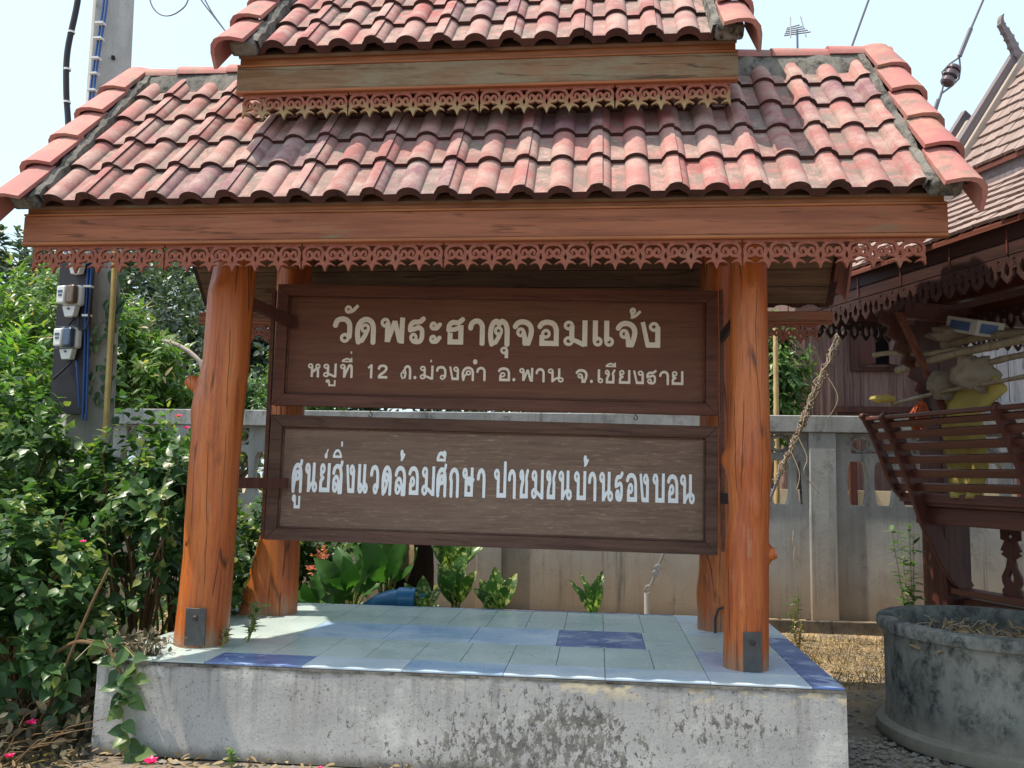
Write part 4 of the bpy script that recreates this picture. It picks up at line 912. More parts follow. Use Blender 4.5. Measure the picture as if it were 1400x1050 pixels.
def sign(cx, cz, roll, label, mats, lines, y=5.585):
    t = thing('sign_board', label, 'sign board', (cx, y, cz - .41))
    Fr = Matrix.Translation((cx, y, cz)) @ Matrix.Rotation(R(2.8), 4, 'Z') @ Matrix.Rotation(-R(roll), 4, 'Y')
    hw, hh, b = 1.467, .41, .078
    part('panel', G().box((-hw + b - .01, .0, -hh + b - .01), (hw - b + .01, .022, hh - b + .01)), mats[0], t, Fr)
    for s in (-1, 1):
        pr = [(-hw, -.035, s * hh), (hw, -.035, s * hh), (hw - b, -.035, s * (hh - b)), (-hw + b, -.035, s * (hh - b))]
        part('frame_rail', G().prism(pr, (0, .07, 0)), mats[1], t, Fr, bevel=.005)
        pr = [(s * hw, -.035, -hh + .0005), (s * (hw - b), -.035, -hh + b + .0005), (s * (hw - b), -.035, hh - b - .0005), (s * hw, -.035, hh - .0005)]
        part('frame_stile', G().prism(pr, (0, .07, 0)), mats[1], t, Fr, bevel=.005)
        m = .012
        part('inner_bead', G().box((-hw + b + m, -.014, s * (hh - b) - (m if s > 0 else 0)), (hw - b - m, -.0005, s * (hh - b) + (0 if s > 0 else m))), mats[1], t, Fr, bevel=.003)
        part('inner_bead', G().box((s * (hw - b) - (m if s > 0 else 0), -.014, -hh + b + m), (s * (hw - b) + (0 if s > 0 else m), -.0005, hh - b - m)), mats[1], t, Fr, bevel=.003)
    for ln, ax, mat, mult in lines:
        for q in TEXT:
            if q[0] == ln: letter(q[1], *q[2:], ax, mat, t, Fr @ T(0, -.003, 0), mult)
    return t
s1 = sign(-.693, 2.373, -.55, 'upper brown sign board with two rows of cream Thai letters and the number 12', ('panel_top', 'sign_frame'), [(1, .96, 'cream', 1.08), (2, .9, 'cream', 1.0)])
s2 = sign(-.70, 1.487, -.72, 'lower weathered sign board with one row of narrow white Thai letters', ('panel_low', 'sign_frame_old'), [(3, .62, 'white', .84)])
for x in (-1.52, .24):
    g = G().tube([(x, 5.60, 1.965), (x, 5.60, 1.945), (x + .012, 5.60, 1.935), (x + .014, 5.60, 1.922), (x, 5.60, 1.912), (x - .010, 5.60, 1.92), (x - .005, 5.60, 1.93)], .0035, 6)
    part('hanging_hook', g, 'iron', s2)
# iron straps from posts to boards
def strap(pts, w=.03, tk=.006, m='iron'):
    g = G()
    for a, b in zip(pts[:-1], pts[1:]):
        a, b = Vector(a), Vector(b); d = (b - a).normalized(); up = Vector((0, 0, 1)); n_ = d.cross(up).normalized()
        g.prism([a - up * w - n_ * tk, a + up * w - n_ * tk, a + up * w + n_ * tk, a - up * w + n_ * tk], b - a)
    part('iron_bracket', g, m, sh, bevel=.002)
strap([(-2.20, 5.13, 2.60), (-2.03, 5.50, 2.53)], .036, .02, 'dark_red'); strap([(-2.24, 5.14, 1.465), (-2.03, 5.48, 1.465)], .034, .02, 'dark_red')
strap([(.86, 5.13, 2.56), (.80, 5.62, 2.46)], .034, .012); strap([(.86, 5.13, 1.42), (.79, 5.62, 1.42)], .034, .012)
for x in (-2.185,): part('iron_upright', G().prism([(x - .012, 5.49, 1.10), (x + .012, 5.49, 1.10), (x + .012, 5.52, 1.10), (x - .012, 5.52, 1.10)], (0, 0, 1.66)), 'sign_frame', sh)
part('iron_upright', G().prism([(.79, 5.64, 1.08), (.812, 5.64, 1.08), (.812, 5.67, 1.08), (.79, 5.67, 1.08)], (0, 0, 1.7)), 'sign_frame', sh)

# ------------------------------------------------------------------ boundary wall
def wall():
    t = thing('boundary_wall', 'grey concrete wall with barrel shaped openings and round flower blocks behind the shelter', 'wall', (1.7, 9.0, 0))
    pil = [-11.32, -7.96, -4.6, -1.24, 2.12, 5.48]
    for k, x in enumerate(pil):
        part('pillar', G().box((x, 8.9, 0), (x + .26, 9.18, 2.02)), 'wall', t, bevel=.008)
    part('coping', G().box((-11.4, 8.885, 2.021), (8.8, 9.195, 2.19)), 'wall', t, bevel=.008)
    part('footing', G().box((-11.4, 8.872, 0), (8.8, 8.899, .165)), 'footing', t, bevel=.01)
    # flower block: rings between rails
    g = G()
    def rg(cx, cz, rx, rz, r=.016, k=20, a0=0, a1=360):
        g.tube([(cx + rx * math.cos(R(a0 + (a1 - a0) * i / k)), 0, cz + rz * math.sin(R(a0 + (a1 - a0) * i / k))) for i in range(k + 1)], r, 6, cap=False)
    rg(-.10, 0, .092, .075); rg(.10, 0, .092, .075); rg(0, 0, .04, .04, .02); g.lathe([(0, -.02), (.022, -.015), (.022, .015), (0, .02)], 10, 0, T(0, 0, 0, 0, R(90)))
    for a in (0, 180): rg(0, .105 if a else -.105, .085, .05, .014, 10, a, a + 180)
    for s in (-1, 1): rg(.2 * s, .1, .07, .06, .013, 8, 180 if s > 0 else 270, 270 if s > 0 else 360); rg(.2 * s, -.1, .07, .06, .013, 8, 90 if s > 0 else 0, 180 if s > 0 else 90)
    FB = g.mesh('flower_block', 'wall_block', 50)
    W3 = 3.1
    ow = .105
    def barrel(cx): return [(cx - .062, 1.735), (cx - .085, 1.69), (cx - .098, 1.55), (cx - .096, 1.45), (cx - .078, 1.33), (cx - .064, 1.295), (cx + .064, 1.295), (cx + .078, 1.33), (cx + .096, 1.45), (cx + .098, 1.55), (cx + .085, 1.69), (cx + .062, 1.735)]
    loops = [[(0, .16), (W3, .16), (W3, 2.02), (0, 2.02)]]
    for k in range(12): loops.append(barrel(.115 + ow + k * .2605))
    fx = [.37 + k * .59 for k in range(5)]
    for x in fx: loops.append([(x - .2, 1.815), (x + .2, 1.815), (x + .2, 2.0), (x - .2, 2.0)])
    me = flat_mesh('wall_panel', loops, 'wall', .11, .006)
    for x in pil[:-1]:
        part('wall_panel', me, None, t, T(x + .26, 9.02, 0))
        for q in fx: part('flower_block', FB, None, t, T(x + .26 + q, 9.02, 1.908))
    part('wall_panel', G().box((5.75, 8.96, .1), (8.8, 9.08, 2.02)), 'wall', t)
wall()

# ------------------------------------------------------------------ timber house beyond the wall
def house():
    t = thing('timber_house', 'old wooden house clad in vertical boards with an open dark window beyond the wall', 'house', (4.6, 13.5, 0))
    x = 2.70; k = 0
    ms = [G().box((0, 0, 1.2), (w - .006, .03, 4.6)).mesh('wall_board', 'house', 0) for w in (.11, .095, .125)]
    mb = G().box((0, -.012, 1.2), (.028, 0, 4.6)).mesh('cover_strip', 'house', 0)
    while x < 4.42:
        w = (.11, .095, .125)[k % 3]
        if not (3.50 < x < 4.02):
            part('wall_board', ms[k % 3], None, t, T(x, 12.0 + random.uniform(-.004, .004), 0)); part('cover_strip', mb, None, t, T(x + w - .017, 11.998, 0))
        x += w; k += 1
    for z0, z1 in ((1.2, 3.12), (3.75, 4.6)): part('wall_board', G().box((3.45, 12.004, z0), (4.10, 12.03, z1)), 'house', t)
    wf = part('window', G().box((3.42, 11.96, 3.08), (3.48, 12.0, 3.8)).box((4.06, 11.96, 3.08), (4.12, 12.0, 3.8)).box((3.42, 11.955, 3.03), (4.12, 12.0, 3.079)), 'dark_red', t)
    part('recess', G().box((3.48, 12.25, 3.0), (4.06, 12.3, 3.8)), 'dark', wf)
    part('shutter', G().box((0, 0, 0), (.28, .02, .68)), 'dark_red', wf, T(3.5, 11.95, 3.1, R(-55))); part('shutter', G().box((-.28, 0, 0), (0, .02, .68)), 'house', wf, T(4.10, 11.95, 3.1, R(38)))
    part('rail', G().box((3.2, 11.93, 2.46), (4.5, 11.98, 2.54)), 'dark_red', t, Matrix.Rotation(0, 4, 'Y'))
    part('side_wall', G().box((2.72, 12.04, 1.2), (2.76, 16, 4.6)), 'house', t)
    x = 4.45; k = 0
    mp = [G().box((0, 0, 1.2), (w - .008, .03, 4.6)).mesh('wall_board', 'house_pale', 0) for w in (.17, .145, .19)]
    while x < 7.6:
        part('wall_board', mp[k % 3], None, t, T(x, 11.55 + random.uniform(-.005, .005), 0)); x += (.17, .145, .19)[k % 3]; k += 1
    part('corner_post', G().box((4.38, 11.52, 1.2), (4.448, 12.02, 4.6)), 'house_pale', t)
    for z in (2.50, 3.42): part('rail', G().box((4.45, 11.50, z), (7.6, 11.548, z + .07)), 'house_pale', t)
    part('roof', G().prism([(2.4, 11.2, 4.3), (2.4, 13.8, 6.2), (2.4, 16.4, 4.3), (2.4, 16.4, 4.2), (2.4, 13.8, 6.1), (2.4, 11.2, 4.2)], (6.2, 0, 0)), 'shingle_stuff', t)
    part('back_wall', G().box((2.76, 15.9, 1.2), (7.6, 16, 4.6)), 'house', t)
    for x in (2.85, 4.4, 5.9, 7.4): part('stilt', G().box((x, 12.1, 0), (x + .16, 12.26, 1.25)), 'dark_red', t)
    part('floor_beam', G().box((2.7, 11.56, 1.08), (7.6, 16, 1.199)), 'dark_red', t)
house()
def low_shed():
    t = thing('plaster_shed', 'low cream plastered wall in sunlight seen through the wall openings', 'wall', (2, 11.2, 0))
    part('plaster', G().box((-1.5, 10.9, 0), (8.5, 11.05, 1.42)), plain('cream_plaster', (.56, .47, .33), .9, .1), t)
    for x in (-.4, 1.6, 3.05, 5.0): part('post', G().box((x, 10.8, 0), (x + .08, 10.88, 2.0)), 'dark_red', t)
low_shed()

# ------------------------------------------------------------------ pavilion on the right
TH = R(21.3); PV = T(2.567, 5.368, 0, TH)
pv = thing('timber_pavilion', 'dark red wooden pavilion with curved slat bench and stepped shingle roof', 'pavilion', (2.567, 5.368, 0), TH)
def pp(name, g, m, bevel=0, mt=None, **k): return part(name, g, m, pv, mt or I4, False, bevel, **k)
S0, S1 = -2.2, 2.35
pp('fascia_board', G().box((0, S0, 3.045), (.025, S1, 3.15)), 'fascia_shaded', .004); pp('fascia_board', G().box((.004, S0, 2.955), (.028, S1, 3.043)), 'fascia_shaded', .004)
pp('fascia_board', G().box((.03, S1 - .025, 2.955), (5.2, S1, 3.15)), 'dark_red_y', .004)
for k in range(20):
    s = S0 + .2 + k * .235
    pp('batten', G().box((-.006, s, 2.97), (-.0005, s + .012, 3.13)), 'dark_red_y') if k % 2 else None
# hook-cut fretwork along the eaves
def hook(n, wv=.12):
    L = [[(0, 0), (0, -.02)]]
    pts = [(0, 0)]
    out = [(0, 0)]
    for k in range(n):
        x = k * wv; out += [(x, -.03), (x + .02, -.085), (x + .012, -.12), (x + .045, -.16), (x + .06, -.175), (x + .075, -.16), (x + .108, -.12), (x + .10, -.085)]
    out += [(n * wv, -.03), (n * wv, 0)]
    hs = []
    for k in range(n):
        x = k * wv + wv / 2; hs.append([(x, -.035), (x + .022, -.08), (x + .016, -.12), (x, -.135), (x - .016, -.12), (x - .022, -.08)])
        if k: hs.append([(k * wv, -.012), (k * wv + .012, -.032), (k * wv, -.05), (k * wv - .012, -.032)])
    return flat_mesh('eave_fretwork', [out] + hs, 'fascia_shaded', .018)
H6 = hook(6)
s = S0
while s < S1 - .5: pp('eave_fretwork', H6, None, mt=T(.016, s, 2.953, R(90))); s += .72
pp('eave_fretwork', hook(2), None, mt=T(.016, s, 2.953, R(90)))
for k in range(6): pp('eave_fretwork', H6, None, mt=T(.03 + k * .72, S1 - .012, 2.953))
# inner fretwork above the bench line and bright under-boards
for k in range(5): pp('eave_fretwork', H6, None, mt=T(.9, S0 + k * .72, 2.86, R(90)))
# roof structure: skirt roof then steep upper roof
A1, Z1, A2, Z2 = .75, 3.77, 1.42, 4.93
def shingles(a0, z0, a1, z1, s0, s1, gauge, wdt, nmax, vis_s):
    L = math.hypot(a1 - a0, z1 - z0); an = math.atan2(z1 - z0, a1 - a0); rows = int(L / gauge); cnt = 0; jg = G()
    ms = [G().prism([(0, 0, 0), (gauge * 1.35, 0, .0), (gauge * 1.35, 0, .012), (-.0, 0, .022)], (0, w, 0)).mesh('roof_shingle', 'shingle', 0) for w in (wdt * .93, wdt * 1.0, wdt * 1.08)]
    for r in range(rows):
        s = s0 + (r % 2) * wdt * .5
        while s < s1:
            q = random.choice((0, 1, 2)); w = wdt * (.93, 1.0, 1.08)[q]; a = a0 + r * gauge * math.cos(an); z = z0 + r * gauge * math.sin(an)
            m_ = T(a, s, z + .018, 0, 0, -an + R(4.2) + random.uniform(-.025, .025)) @ Matrix.Translation((random.uniform(-.016, .016), 0, 0))
            if cnt < nmax and vis_s[0] < s < vis_s[1]: pp('roof_shingle', ms[q], None, mt=m_); cnt += 1
            else: jg.prism([(0, 0, 0), (gauge * 1.35, 0, .0), (gauge * 1.35, 0, .012), (0, 0, .022)], (0, w - .004, 0), 0, m_)
            s += w + .006
    if jg.v: pp('roof_shingle', jg, 'shingle_stuff', kind='stuff')
    g = G().prism([(a0, 0, z0 - .03), (a1, 0, z1 - .03), (a1, 0, z1), (a0, 0, z0)], (0, s1 - s0, 0), 0, T(0, s0, 0)); pp('roof_deck', g, 'red_under')
    return cnt
n1 = shingles(-.04, 3.165, A1, Z1, S0, S1, .135, .115, 150, (-.45, 1.3))
n2 = shingles(A1 - .06, Z1 + .13, A2, Z2, S0, 1.22, .135, .115, 130, (-.4, 1.22))
pp('step_board', G().box((A1 - .03, S0, Z1 - .02), (A1 + .0, 2.2, Z1 + .12)), 'barge_dark', .004)
# far slopes so that the roof is whole from the side
pp('roof_deck', G().prism([(A2, 0, Z2), (3.9, 0, Z1 + .13), (3.9, 0, Z1 + .1), (A2, 0, Z2 - .03)], (0, 1.22 - S0, 0), 0, T(0, S0, 0)), 'shingle_stuff')
pp('roof_deck', G().prism([(3.9, 0, Z1), (5.2, 0, 3.165), (5.2, 0, 3.13), (3.9, 0, Z1 - .03)], (0, S1 - S0, 0), 0, T(0, S0, 0)), 'shingle_stuff')
pp('roof_deck', G().prism([(A1, 0, Z1 + .1), (3.9, 0, Z1 + .1), (3.9, 0, Z1 + .14), (A1, 0, Z1 + .14)], (0, 2.2 - S0, 0), 0, T(0, S0, 0)), 'red_under')
an = math.atan2(Z2 - Z1 - .13, A2 - A1 + .06); Lb = math.hypot(Z2 - Z1 - .13, A2 - A1 + .06)
def barge(s, a, z, L, mat, w, nm='barge_board', th=.03):
    pp(nm, G().box((-.12, 0, -.02), (L, th, w)), mat, .004, T(a, s, z, 0, 0, -an))
barge(1.225, A1 - .08, Z1 + .10, Lb + .10, 'barge_pale', .075); barge(1.262, A1 - .10, Z1 + .13, Lb + .14, 'barge_dark', .10, th=.05)
barge(1.50, A1 - .02, Z1 + .16, .70, 'barge_pale', .06); barge(1.54, A1 - .03, Z1 + .16, .80, 'barge_dark', .10, th=.05)
# chofa finial on the apex and small finial lower down
def finial(a, s, z, k, name='roof_finial', flip=1):
    pts = sp([(0, 0), (-.05, .12), (-.11, .24), (-.17, .34), (-.235, .42), (-.25, .50), (-.225, .56)], 5); n = len(pts); lo = []; hi = []
    for i, (x, y) in enumerate(pts):
        t_ = i / (n - 1); w = .045 * (1 - t_ ** 2.2) + .003; j = (.022 if i % 4 == 1 else 0) * (1 - t_ * .4) * (i > 1) * (t_ < .82)
        d = Vector((pts[min(i + 1, n - 1)][0] - pts[max(i - 1, 0)][0], pts[min(i + 1, n - 1)][1] - pts[max(i - 1, 0)][1])).normalized()
        hi.append((x + d.y * (w + j), y - d.x * (w + j))); lo.append((x - d.y * (w + j), y + d.x * (w + j)))
    me = flat_mesh(name, [[(x * k * flip, y * k) for x, y in hi + lo[::-1]]], 'barge_dark', .04)
    pp(name, me, None, mt=T(a, s, z))
finial(A2 - .01, 1.27, Z2 + .01, .74); finial(A1 + .42, .78, Z1 + .62, .62); finial(A1 - .12, 1.43, Z1 + .08, .3)
# columns, beams, ceiling
pp('gable_board', G().box((.06, 2.16, 3.10), (5.1, 2.18, 3.66)), 'dark_red')
for a, s_ in ((.83, 1.64), (.83, -1.7), (4.4, 1.3), (4.4, -1.9)):
    pp('column', G().box((a, s_, 0), (a + .25, s_ + .25, 3.7)), 'dark_red', .008)
pp('beam', G().box((.86, S0, 2.98), (.94, 2.15, 3.12)), 'dark_red_y', .005); pp('beam', G().box((.3, 1.38, 2.80), (4.9, 1.46, 2.93)), 'dark_red_y', .005)
pp('beam', G().box((.3, -1.8, 2.80), (4.9, -1.72, 2.93)), 'dark_red_y', .005)
for k in range(7):
    s_ = -1.9 + k * .62; pp('rafter', G().box((0, 0, -.07), (1.0, .05, 0)), 'red_under', 0, T(.03, s_, 3.13, 0, 0, -math.atan2(Z1 - 3.165, A1 + .04)))
k = 0
while k * .16 < 3.6: pp('ceiling_board', G().box((.72 + k * .16, S0 + .05, 3.62), (.72 + k * .16 + .152, 2.15, 3.64)), 'dark_red_y'); k += 1
pp('rail_pole', G().tube([(1.6, -.6, 2.95), (1.3, .6, 3.25)], .012, 6), 'red_under'); pp('beam', G().box((.95, S0, 2.86), (1.0, 1.38, 2.93)), 'dark_red_y')
# carved strut from column to eave
def board2(pts, hs, mat, th, frame, name, bevel=0.):
    me = flat_mesh(name, [pts] + hs, mat, th, bevel); return pp(name, me, None, mt=frame)
teeth = [(.60, 1.98)]
for i in range(9):
    t_ = i / 8; a = .55 - .50 * t_ ** 1.15; z = 2.05 + .83 * t_; teeth += [(a - .035, z - .015), (a - .005, z + .05)]
teeth += [(.03, 2.95), (.14, 2.95), (.30, 2.72), (.50, 2.4), (.62, 2.12)]
board2(teeth, [], 'dark_red', .035, T(0, 1.42, 0), 'eave_strut')
pp('strut_batten', G().prism([(.16, 1.30, 2.82), (.22, 1.30, 2.82), (.60, 1.28, 2.05), (.56, 1.28, 2.03)], (0, .03, 0)), 'rafter')
# bench: seat, reclined slat back, curved supports, carved balusters
SB0, SB1 = -1.9, 1.80
pp('seat', G().box((.585, SB0, 1.355), (1.02, SB1, 1.40)), 'dark_red_y', .006); pp('seat_beam', G().box((.63, SB0, 1.22), (.69, 1.72, 1.353)), 'dark_red_y', .006)
pp('seat_edge', G().box((.56, SB0, 1.385), (.60, SB1 + .02, 1.455)), 'dark_red_y', .006)
for a, z, w in ((.285, 1.985, .05), (.325, 1.905, .062), (.375, 1.815, .062), (.43, 1.715, .062), (.485, 1.61, .062), (.535, 1.505, .062)):
    pp('back_slat', G().box((-.014, SB0, -w / 2), (.014, 1.76, w / 2)), 'dark_red_y', .004, T(a, 0, z, 0, 0, R(-24)))
pp('top_rail', G().box((.225, SB0, 2.025), (.31, 1.78, 2.055)), 'dark_red_y', .006)
def rib(s_, pts, ws, mat='dark_red', th=.04):
    P = sp(pts, 6); n = len(P); hi = []; lo = []
    for i, p in enumerate(P):
        a, b = P[max(i - 1, 0)], P[min(i + 1, n - 1)]; d = Vector((b[0] - a[0], b[1] - a[1])).normalized(); w = float(np.interp(i / (n - 1), np.linspace(0, 1, len(ws)), ws))
        hi.append((p[0] + d.y * w, p[1] - d.x * w)); lo.append((p[0] - d.y * w, p[1] + d.x * w))
    board2(hi + lo[::-1], [], mat, th, T(0, s_, 0), 'bench_rib', .004)
rib(1.80, [(.20, 2.07), (.27, 2.02), (.36, 1.85), (.44, 1.66), (.52, 1.50), (.64, 1.38)], [.015, .038, .036, .036, .036, .026])
for s_ in (1.58, .50, -.6, -1.7): rib(s_, [(.22, 2.06), (.33, 1.93), (.42, 1.74), (.50, 1.54), (.58, 1.34), (.68, 1.12), (.80, .92), (.98, .70)], [.03, .06, .066, .06, .066, .075, .062, .075, .062])
bal = [(-.085, 1.34), (-.085, 1.13), (-.05, 1.12), (-.07, 1.085), (-.09, 1.05), (-.06, 1.04), (-.085, 1.02), (-.03, .99), (-.045, .93), (-.085, .86), (-.085, .82), (-.065, .78), (-.085, .765), (-.085, .69)]
bal = bal + [(-x, z) for x, z in bal[::-1]]
bm = flat_mesh('baluster', [bal, [(0, 1.19), (.018, 1.155), (0, 1.12), (-.018, 1.155)], [(0, .92), (.022, .86), (.018, .83), (0, .815), (-.018, .83), (-.022, .86)]], 'dark_red', .03, .003)
for s_ in (1.10, .25, -.6, -1.3): pp('baluster', bm, None, mt=T(.93, s_, 0, R(90)))
pp('bottom_rail', G().box((.85, SB0, .67), (1.0, 1.62, .72)), 'dark_red_y', .006); pp('floor', G().box((.95, S0, .55), (4.6, 1.6, .64)), 'dark_red_y', .006)
for s_ in (1.3, -.3, -1.9): pp('floor_post', G().box((1.0, s_, 0), (1.16, s_ + .16, .55)), 'dark_red')

# things kept on and hung from the pavilion
def pole3(pts, r, label, mat='bamboo_old', name='bamboo_pole', group='bamboo poles stored under the pavilion eave'):
    g = G(); P = [Vector(p) for p in pts]; L = (P[-1] - P[0]).length; n = max(2, int(L / .22)); q = []; rs = []
    for i in range(n * 4 + 1):
        t_ = i / (n * 4); q.append(P[0].lerp(P[-1], t_) + Vector((0, 0, .012 * math.sin(t_ * 9)))); rs.append(r * (1.13 if i % 4 == 0 else .97) * (1 - .2 * t_))
    g.tube(q, rs, 8); o = link(name, g.mesh(name, mat, 50)); return tag(o, label, 'pole', group)
def pw(a, s, z): return PV @ Vector((a, s, z))
pole3([pw(.28, 1.72, 2.55), pw(.50, .95, 2.50)], .021, 'thin bamboo pole slanting down to the right, left end by the carved strut')
pole3([pw(.42, 1.62, 2.42), pw(.50, -.6, 2.62)], .034, 'thick bamboo pole resting above the plastic bags')
pole3([pw(.62, 1.35, 2.60), pw(.72, -.4, 2.60)], .03, 'bamboo pole lying flat under the white box')
pole3([pw(.40, 1.70, 2.15), pw(.63, .9, 2.25), pw(.66, .2, 2.33), pw(.68, -.8, 2.42)], .017, 'thin pale bamboo pole carrying the yellow cloth')
pole3([pw(.55, 1.0, 2.38), pw(.60, -.7, 2.50)], .024, 'grey bamboo pole behind the hanging yellow cloth')
def blobmesh(name, c, r, mat, seed, amp=.35, k=(36, 22)):
    V = []; F = []; nu, nv = k
    for j in range(nv + 1):
        for i in range(nu):
            u, v = 2 * math.pi * i / nu, math.pi * j / nv; d = Vector((math.cos(u) * math.sin(v), math.sin(u) * math.sin(v), math.cos(v)))
            w = 1 + amp * noise.noise(d * 1.9 + Vector((seed, 0, 0))) + .05 * math.sin(u * 9 + seed + 2 * d.z) * abs(d.z) + amp * .35 * abs(noise.noise(Vector((d.x * 5, d.y * 5, d.z * 1.5 + seed))))
            V.append(tuple(c[q] + d[q] * r[q] * w  for q in range(3)))
    for j in range(nv):
        for i in range(nu): F.append((j * nu + i, (j + 1) * nu + i, (j + 1) * nu + (i + 1) % nu, j * nu + (i + 1) % nu))
    return G().add(V, F).mesh(name, mat, 60)
def bag(name, c, r, mat, seed, label, cat='bag', group=None, **k): return tag(link(name, blobmesh(name, c, r, mat, seed, **k)), label, cat, group)
c = pw(.50, .93, 2.33); bag('plastic_bag', c, (.15, .08, .12), 'bag_white', 2, 'cloudy plastic bag hanging just above the yellow cloth', group='plastic bags stored on the bamboo poles')
c = pw(.50, 1.22, 2.27); bag('plastic_bag', c, (.12, .07, .10), 'bag_white', 5, 'crumpled plastic bag at the left end beside the orange net', group='plastic bags stored on the bamboo poles')
c = pw(.62, 1.22, 2.67); bag('plastic_bag', c, (.19, .12, .06), 'bag_white', 9, 'flat grey plastic bag lying on top of the bamboo poles', group='plastic bags stored on the bamboo poles')
bx = link('cardboard_box', G().box((-.17, -.11, 0), (.17, .11, .11)).mesh('cardboard_box', 'box', 0), None, T(*pw(.62, 1.06, 2.64), TH + 1.45, R(4), R(-16)))
tag(bx, 'small white box with faded blue print lying on the bamboo poles', 'box')
part('printed_picture', G().box((-.05, -.1135, .015), (.15, -.1105, .09)).box((.1705, -.06, .02), (.173, .08, .09)).box((-.10, .1105, .02), (.12, .1135, .085)).box((-.173, -.06, .02), (-.1705, .08, .09)), 'box_blue', bx, None, False)
g = G()
for i in range(15):
    a = i / 14; g.tube([(.06 * math.sin(a * 9 + b * .5) * (1 - abs(a - .5)), .02 * math.cos(b), -.42 * b / 8 + .0) if 0 else (.075 * math.cos(a * math.pi * 2) * math.sin(math.pi * min(.98, (b + .6) / 9)), .05 * math.sin(a * math.pi * 2) * math.sin(math.pi * min(.98, (b + .6) / 9)), -.25 * b / 8) for b in range(9)], .006, 4)
for b in range(1, 8): 
    r_ = math.sin(math.pi * (b + .6) / 9); g.tube([(.075 * r_ * math.cos(a * math.pi / 5), .05 * r_ * math.sin(a * math.pi / 5), -.25 * b / 8) for a in range(11)], .006, 4)
c = pw(.42, 1.36, 2.15); tag(link('net_bag', g.mesh('net_bag', 'net_orange'), None, T(c.x, c.y, c.z, TH, 0, R(18))), 'orange net bag hanging at the foot of the carved strut', 'bag')
def hung_cloth(label, s0, s1, ztop, outl, a0):
    """outl(t) -> (left s, right s) at drop t (0 top .. 1 bottom)"""
    V = []; F = []; nu, nv = 22, 30; L = .87
    for j in range(nv + 1):
        t_ = j / nv; l, r = outl(t_)
        for i in range(nu + 1):
            u = i / nu; s_ = l + (r - l) * u; a = a0 + .022 * math.sin(u * 13 + t_ * 2) * (.4 + t_) + .03 * noise.noise(Vector((u * 4, t_ * 3, a0 * 9)))
            V.append(tuple(PV @ Vector((a, s_, ztop - L * t_))))
    for j in range(nv):
        for i in range(nu): F.append((j * (nu + 1) + i, j * (nu + 1) + i + 1, (j + 1) * (nu + 1) + i + 1, (j + 1) * (nu + 1) + i))
    o = link('hanging_cloth', G().add(V, F).mesh('hanging_cloth', 'yellow_cloth', 60)); tag(o, label, 'cloth', 'yellow cloths hung over the pole')
    m = o.modifiers.new('thickness', 'SOLIDIFY'); m.thickness = .004
hung_cloth('yellow cloth hanging over the pole behind the bench slats, below the plastic bags', 0, 0, 2.30, lambda t_: (1.33 + .02 * math.sin(t_ * 5), float(np.interp(t_, [0, .12, .3, .45, .75, 1], [.80, .70, .96, .94, .92, 1.0]))), .56)
hung_cloth('second yellow cloth hanging further along the pole at the picture edge', 0, 0, 2.36, lambda t_: (.42 + .05 * t_, float(np.interp(t_, [0, .4, 1], [.05, .05, .2]))), .67)
c = pw(.33, 1.70, 2.20); bag('yellow_rag', c, (.10, .03, .03), 'yellow_cloth', 3, 'small yellow rag bundled over the pole end beside the strut', 'cloth')

# ------------------------------------------------------------------ concrete ring planter
rp = thing('ring_planter', 'large dark concrete well ring used as a planter beside the platform', 'planter', (2.45, 5.64, 0))
prof = [(.675, 0), (.70, .005), (.71, .03), (.705, .075), (.685, .09), (.655, .097), (.648, .16), (.648, .60), (.655, .625), (.685, .632), (.69, .65), (.69, .685), (.682, .70), (.60, .703), (.592, .69), (.585, .60), (.585, .45)]
part('ring', G().lathe(prof, 96, 0, T(2.45, 5.64, 0), .012), 'ring', rp, smooth=35)
g = G(); V = [(0, 0, .0)]; F = []
for j in range(1, 9):
    for i in range(40): q = 2 * math.pi * i / 40; r_ = .59 * j / 8; V.append((r_ * math.cos(q), r_ * math.sin(q), .04 * noise.noise(Vector((r_ * 6 * math.cos(q), r_ * 6 * math.sin(q), 3)))))
for i in range(40): F.append((0, 1 + i, 1 + (i + 1) % 40))
for j in range(7):
    for i in range(40): F.append((1 + j * 40 + i, 1 + (j + 1) * 40 + i, 1 + (j + 1) * 40 + (i + 1) % 40, 1 + j * 40 + (i + 1) % 40))
part('soil', g.add(V, F, 0, T(2.45, 5.64, .56)), 'ground', rp)
n = 420; a = rng.uniform(0, 6.28, n); r_ = .56 * np.sqrt(rng.random(n)); pos = np.stack([2.36 + r_ * np.cos(a), 5.6 + r_ * np.sin(a), rng.uniform(.56, .63, n)], 1)
A_, P_ = frames(pos, rng.normal(0, 1, (n, 3)) * (1, 1, .4), rng.normal(0, .5, (n, 3)) + (0, 0, 1), rng.uniform(.03, .1, n))
part('dry_leaves', leaves_mesh('dry_leaves', leaf_tpl('long'), A_, P_, 'leaf_dry', rng.random(n)), None, rp, kind='stuff')
g = G()
for _ in range(26):
    x, y = 2.1 + random.uniform(-.25, .45), 5.7 + random.uniform(-.3, .3); q = random.uniform(0, 6.3); L_ = random.uniform(.06, .18)
    g.tube([(x, y, .60), (x + math.cos(q) * L_ * .5, y + math.sin(q) * L_ * .5, .66), (x + math.cos(q) * L_, y + math.sin(q) * L_, .60 + random.uniform(0, .08))], .003, 4)
part('twigs', g, 'vine_dry', rp, kind='stuff')
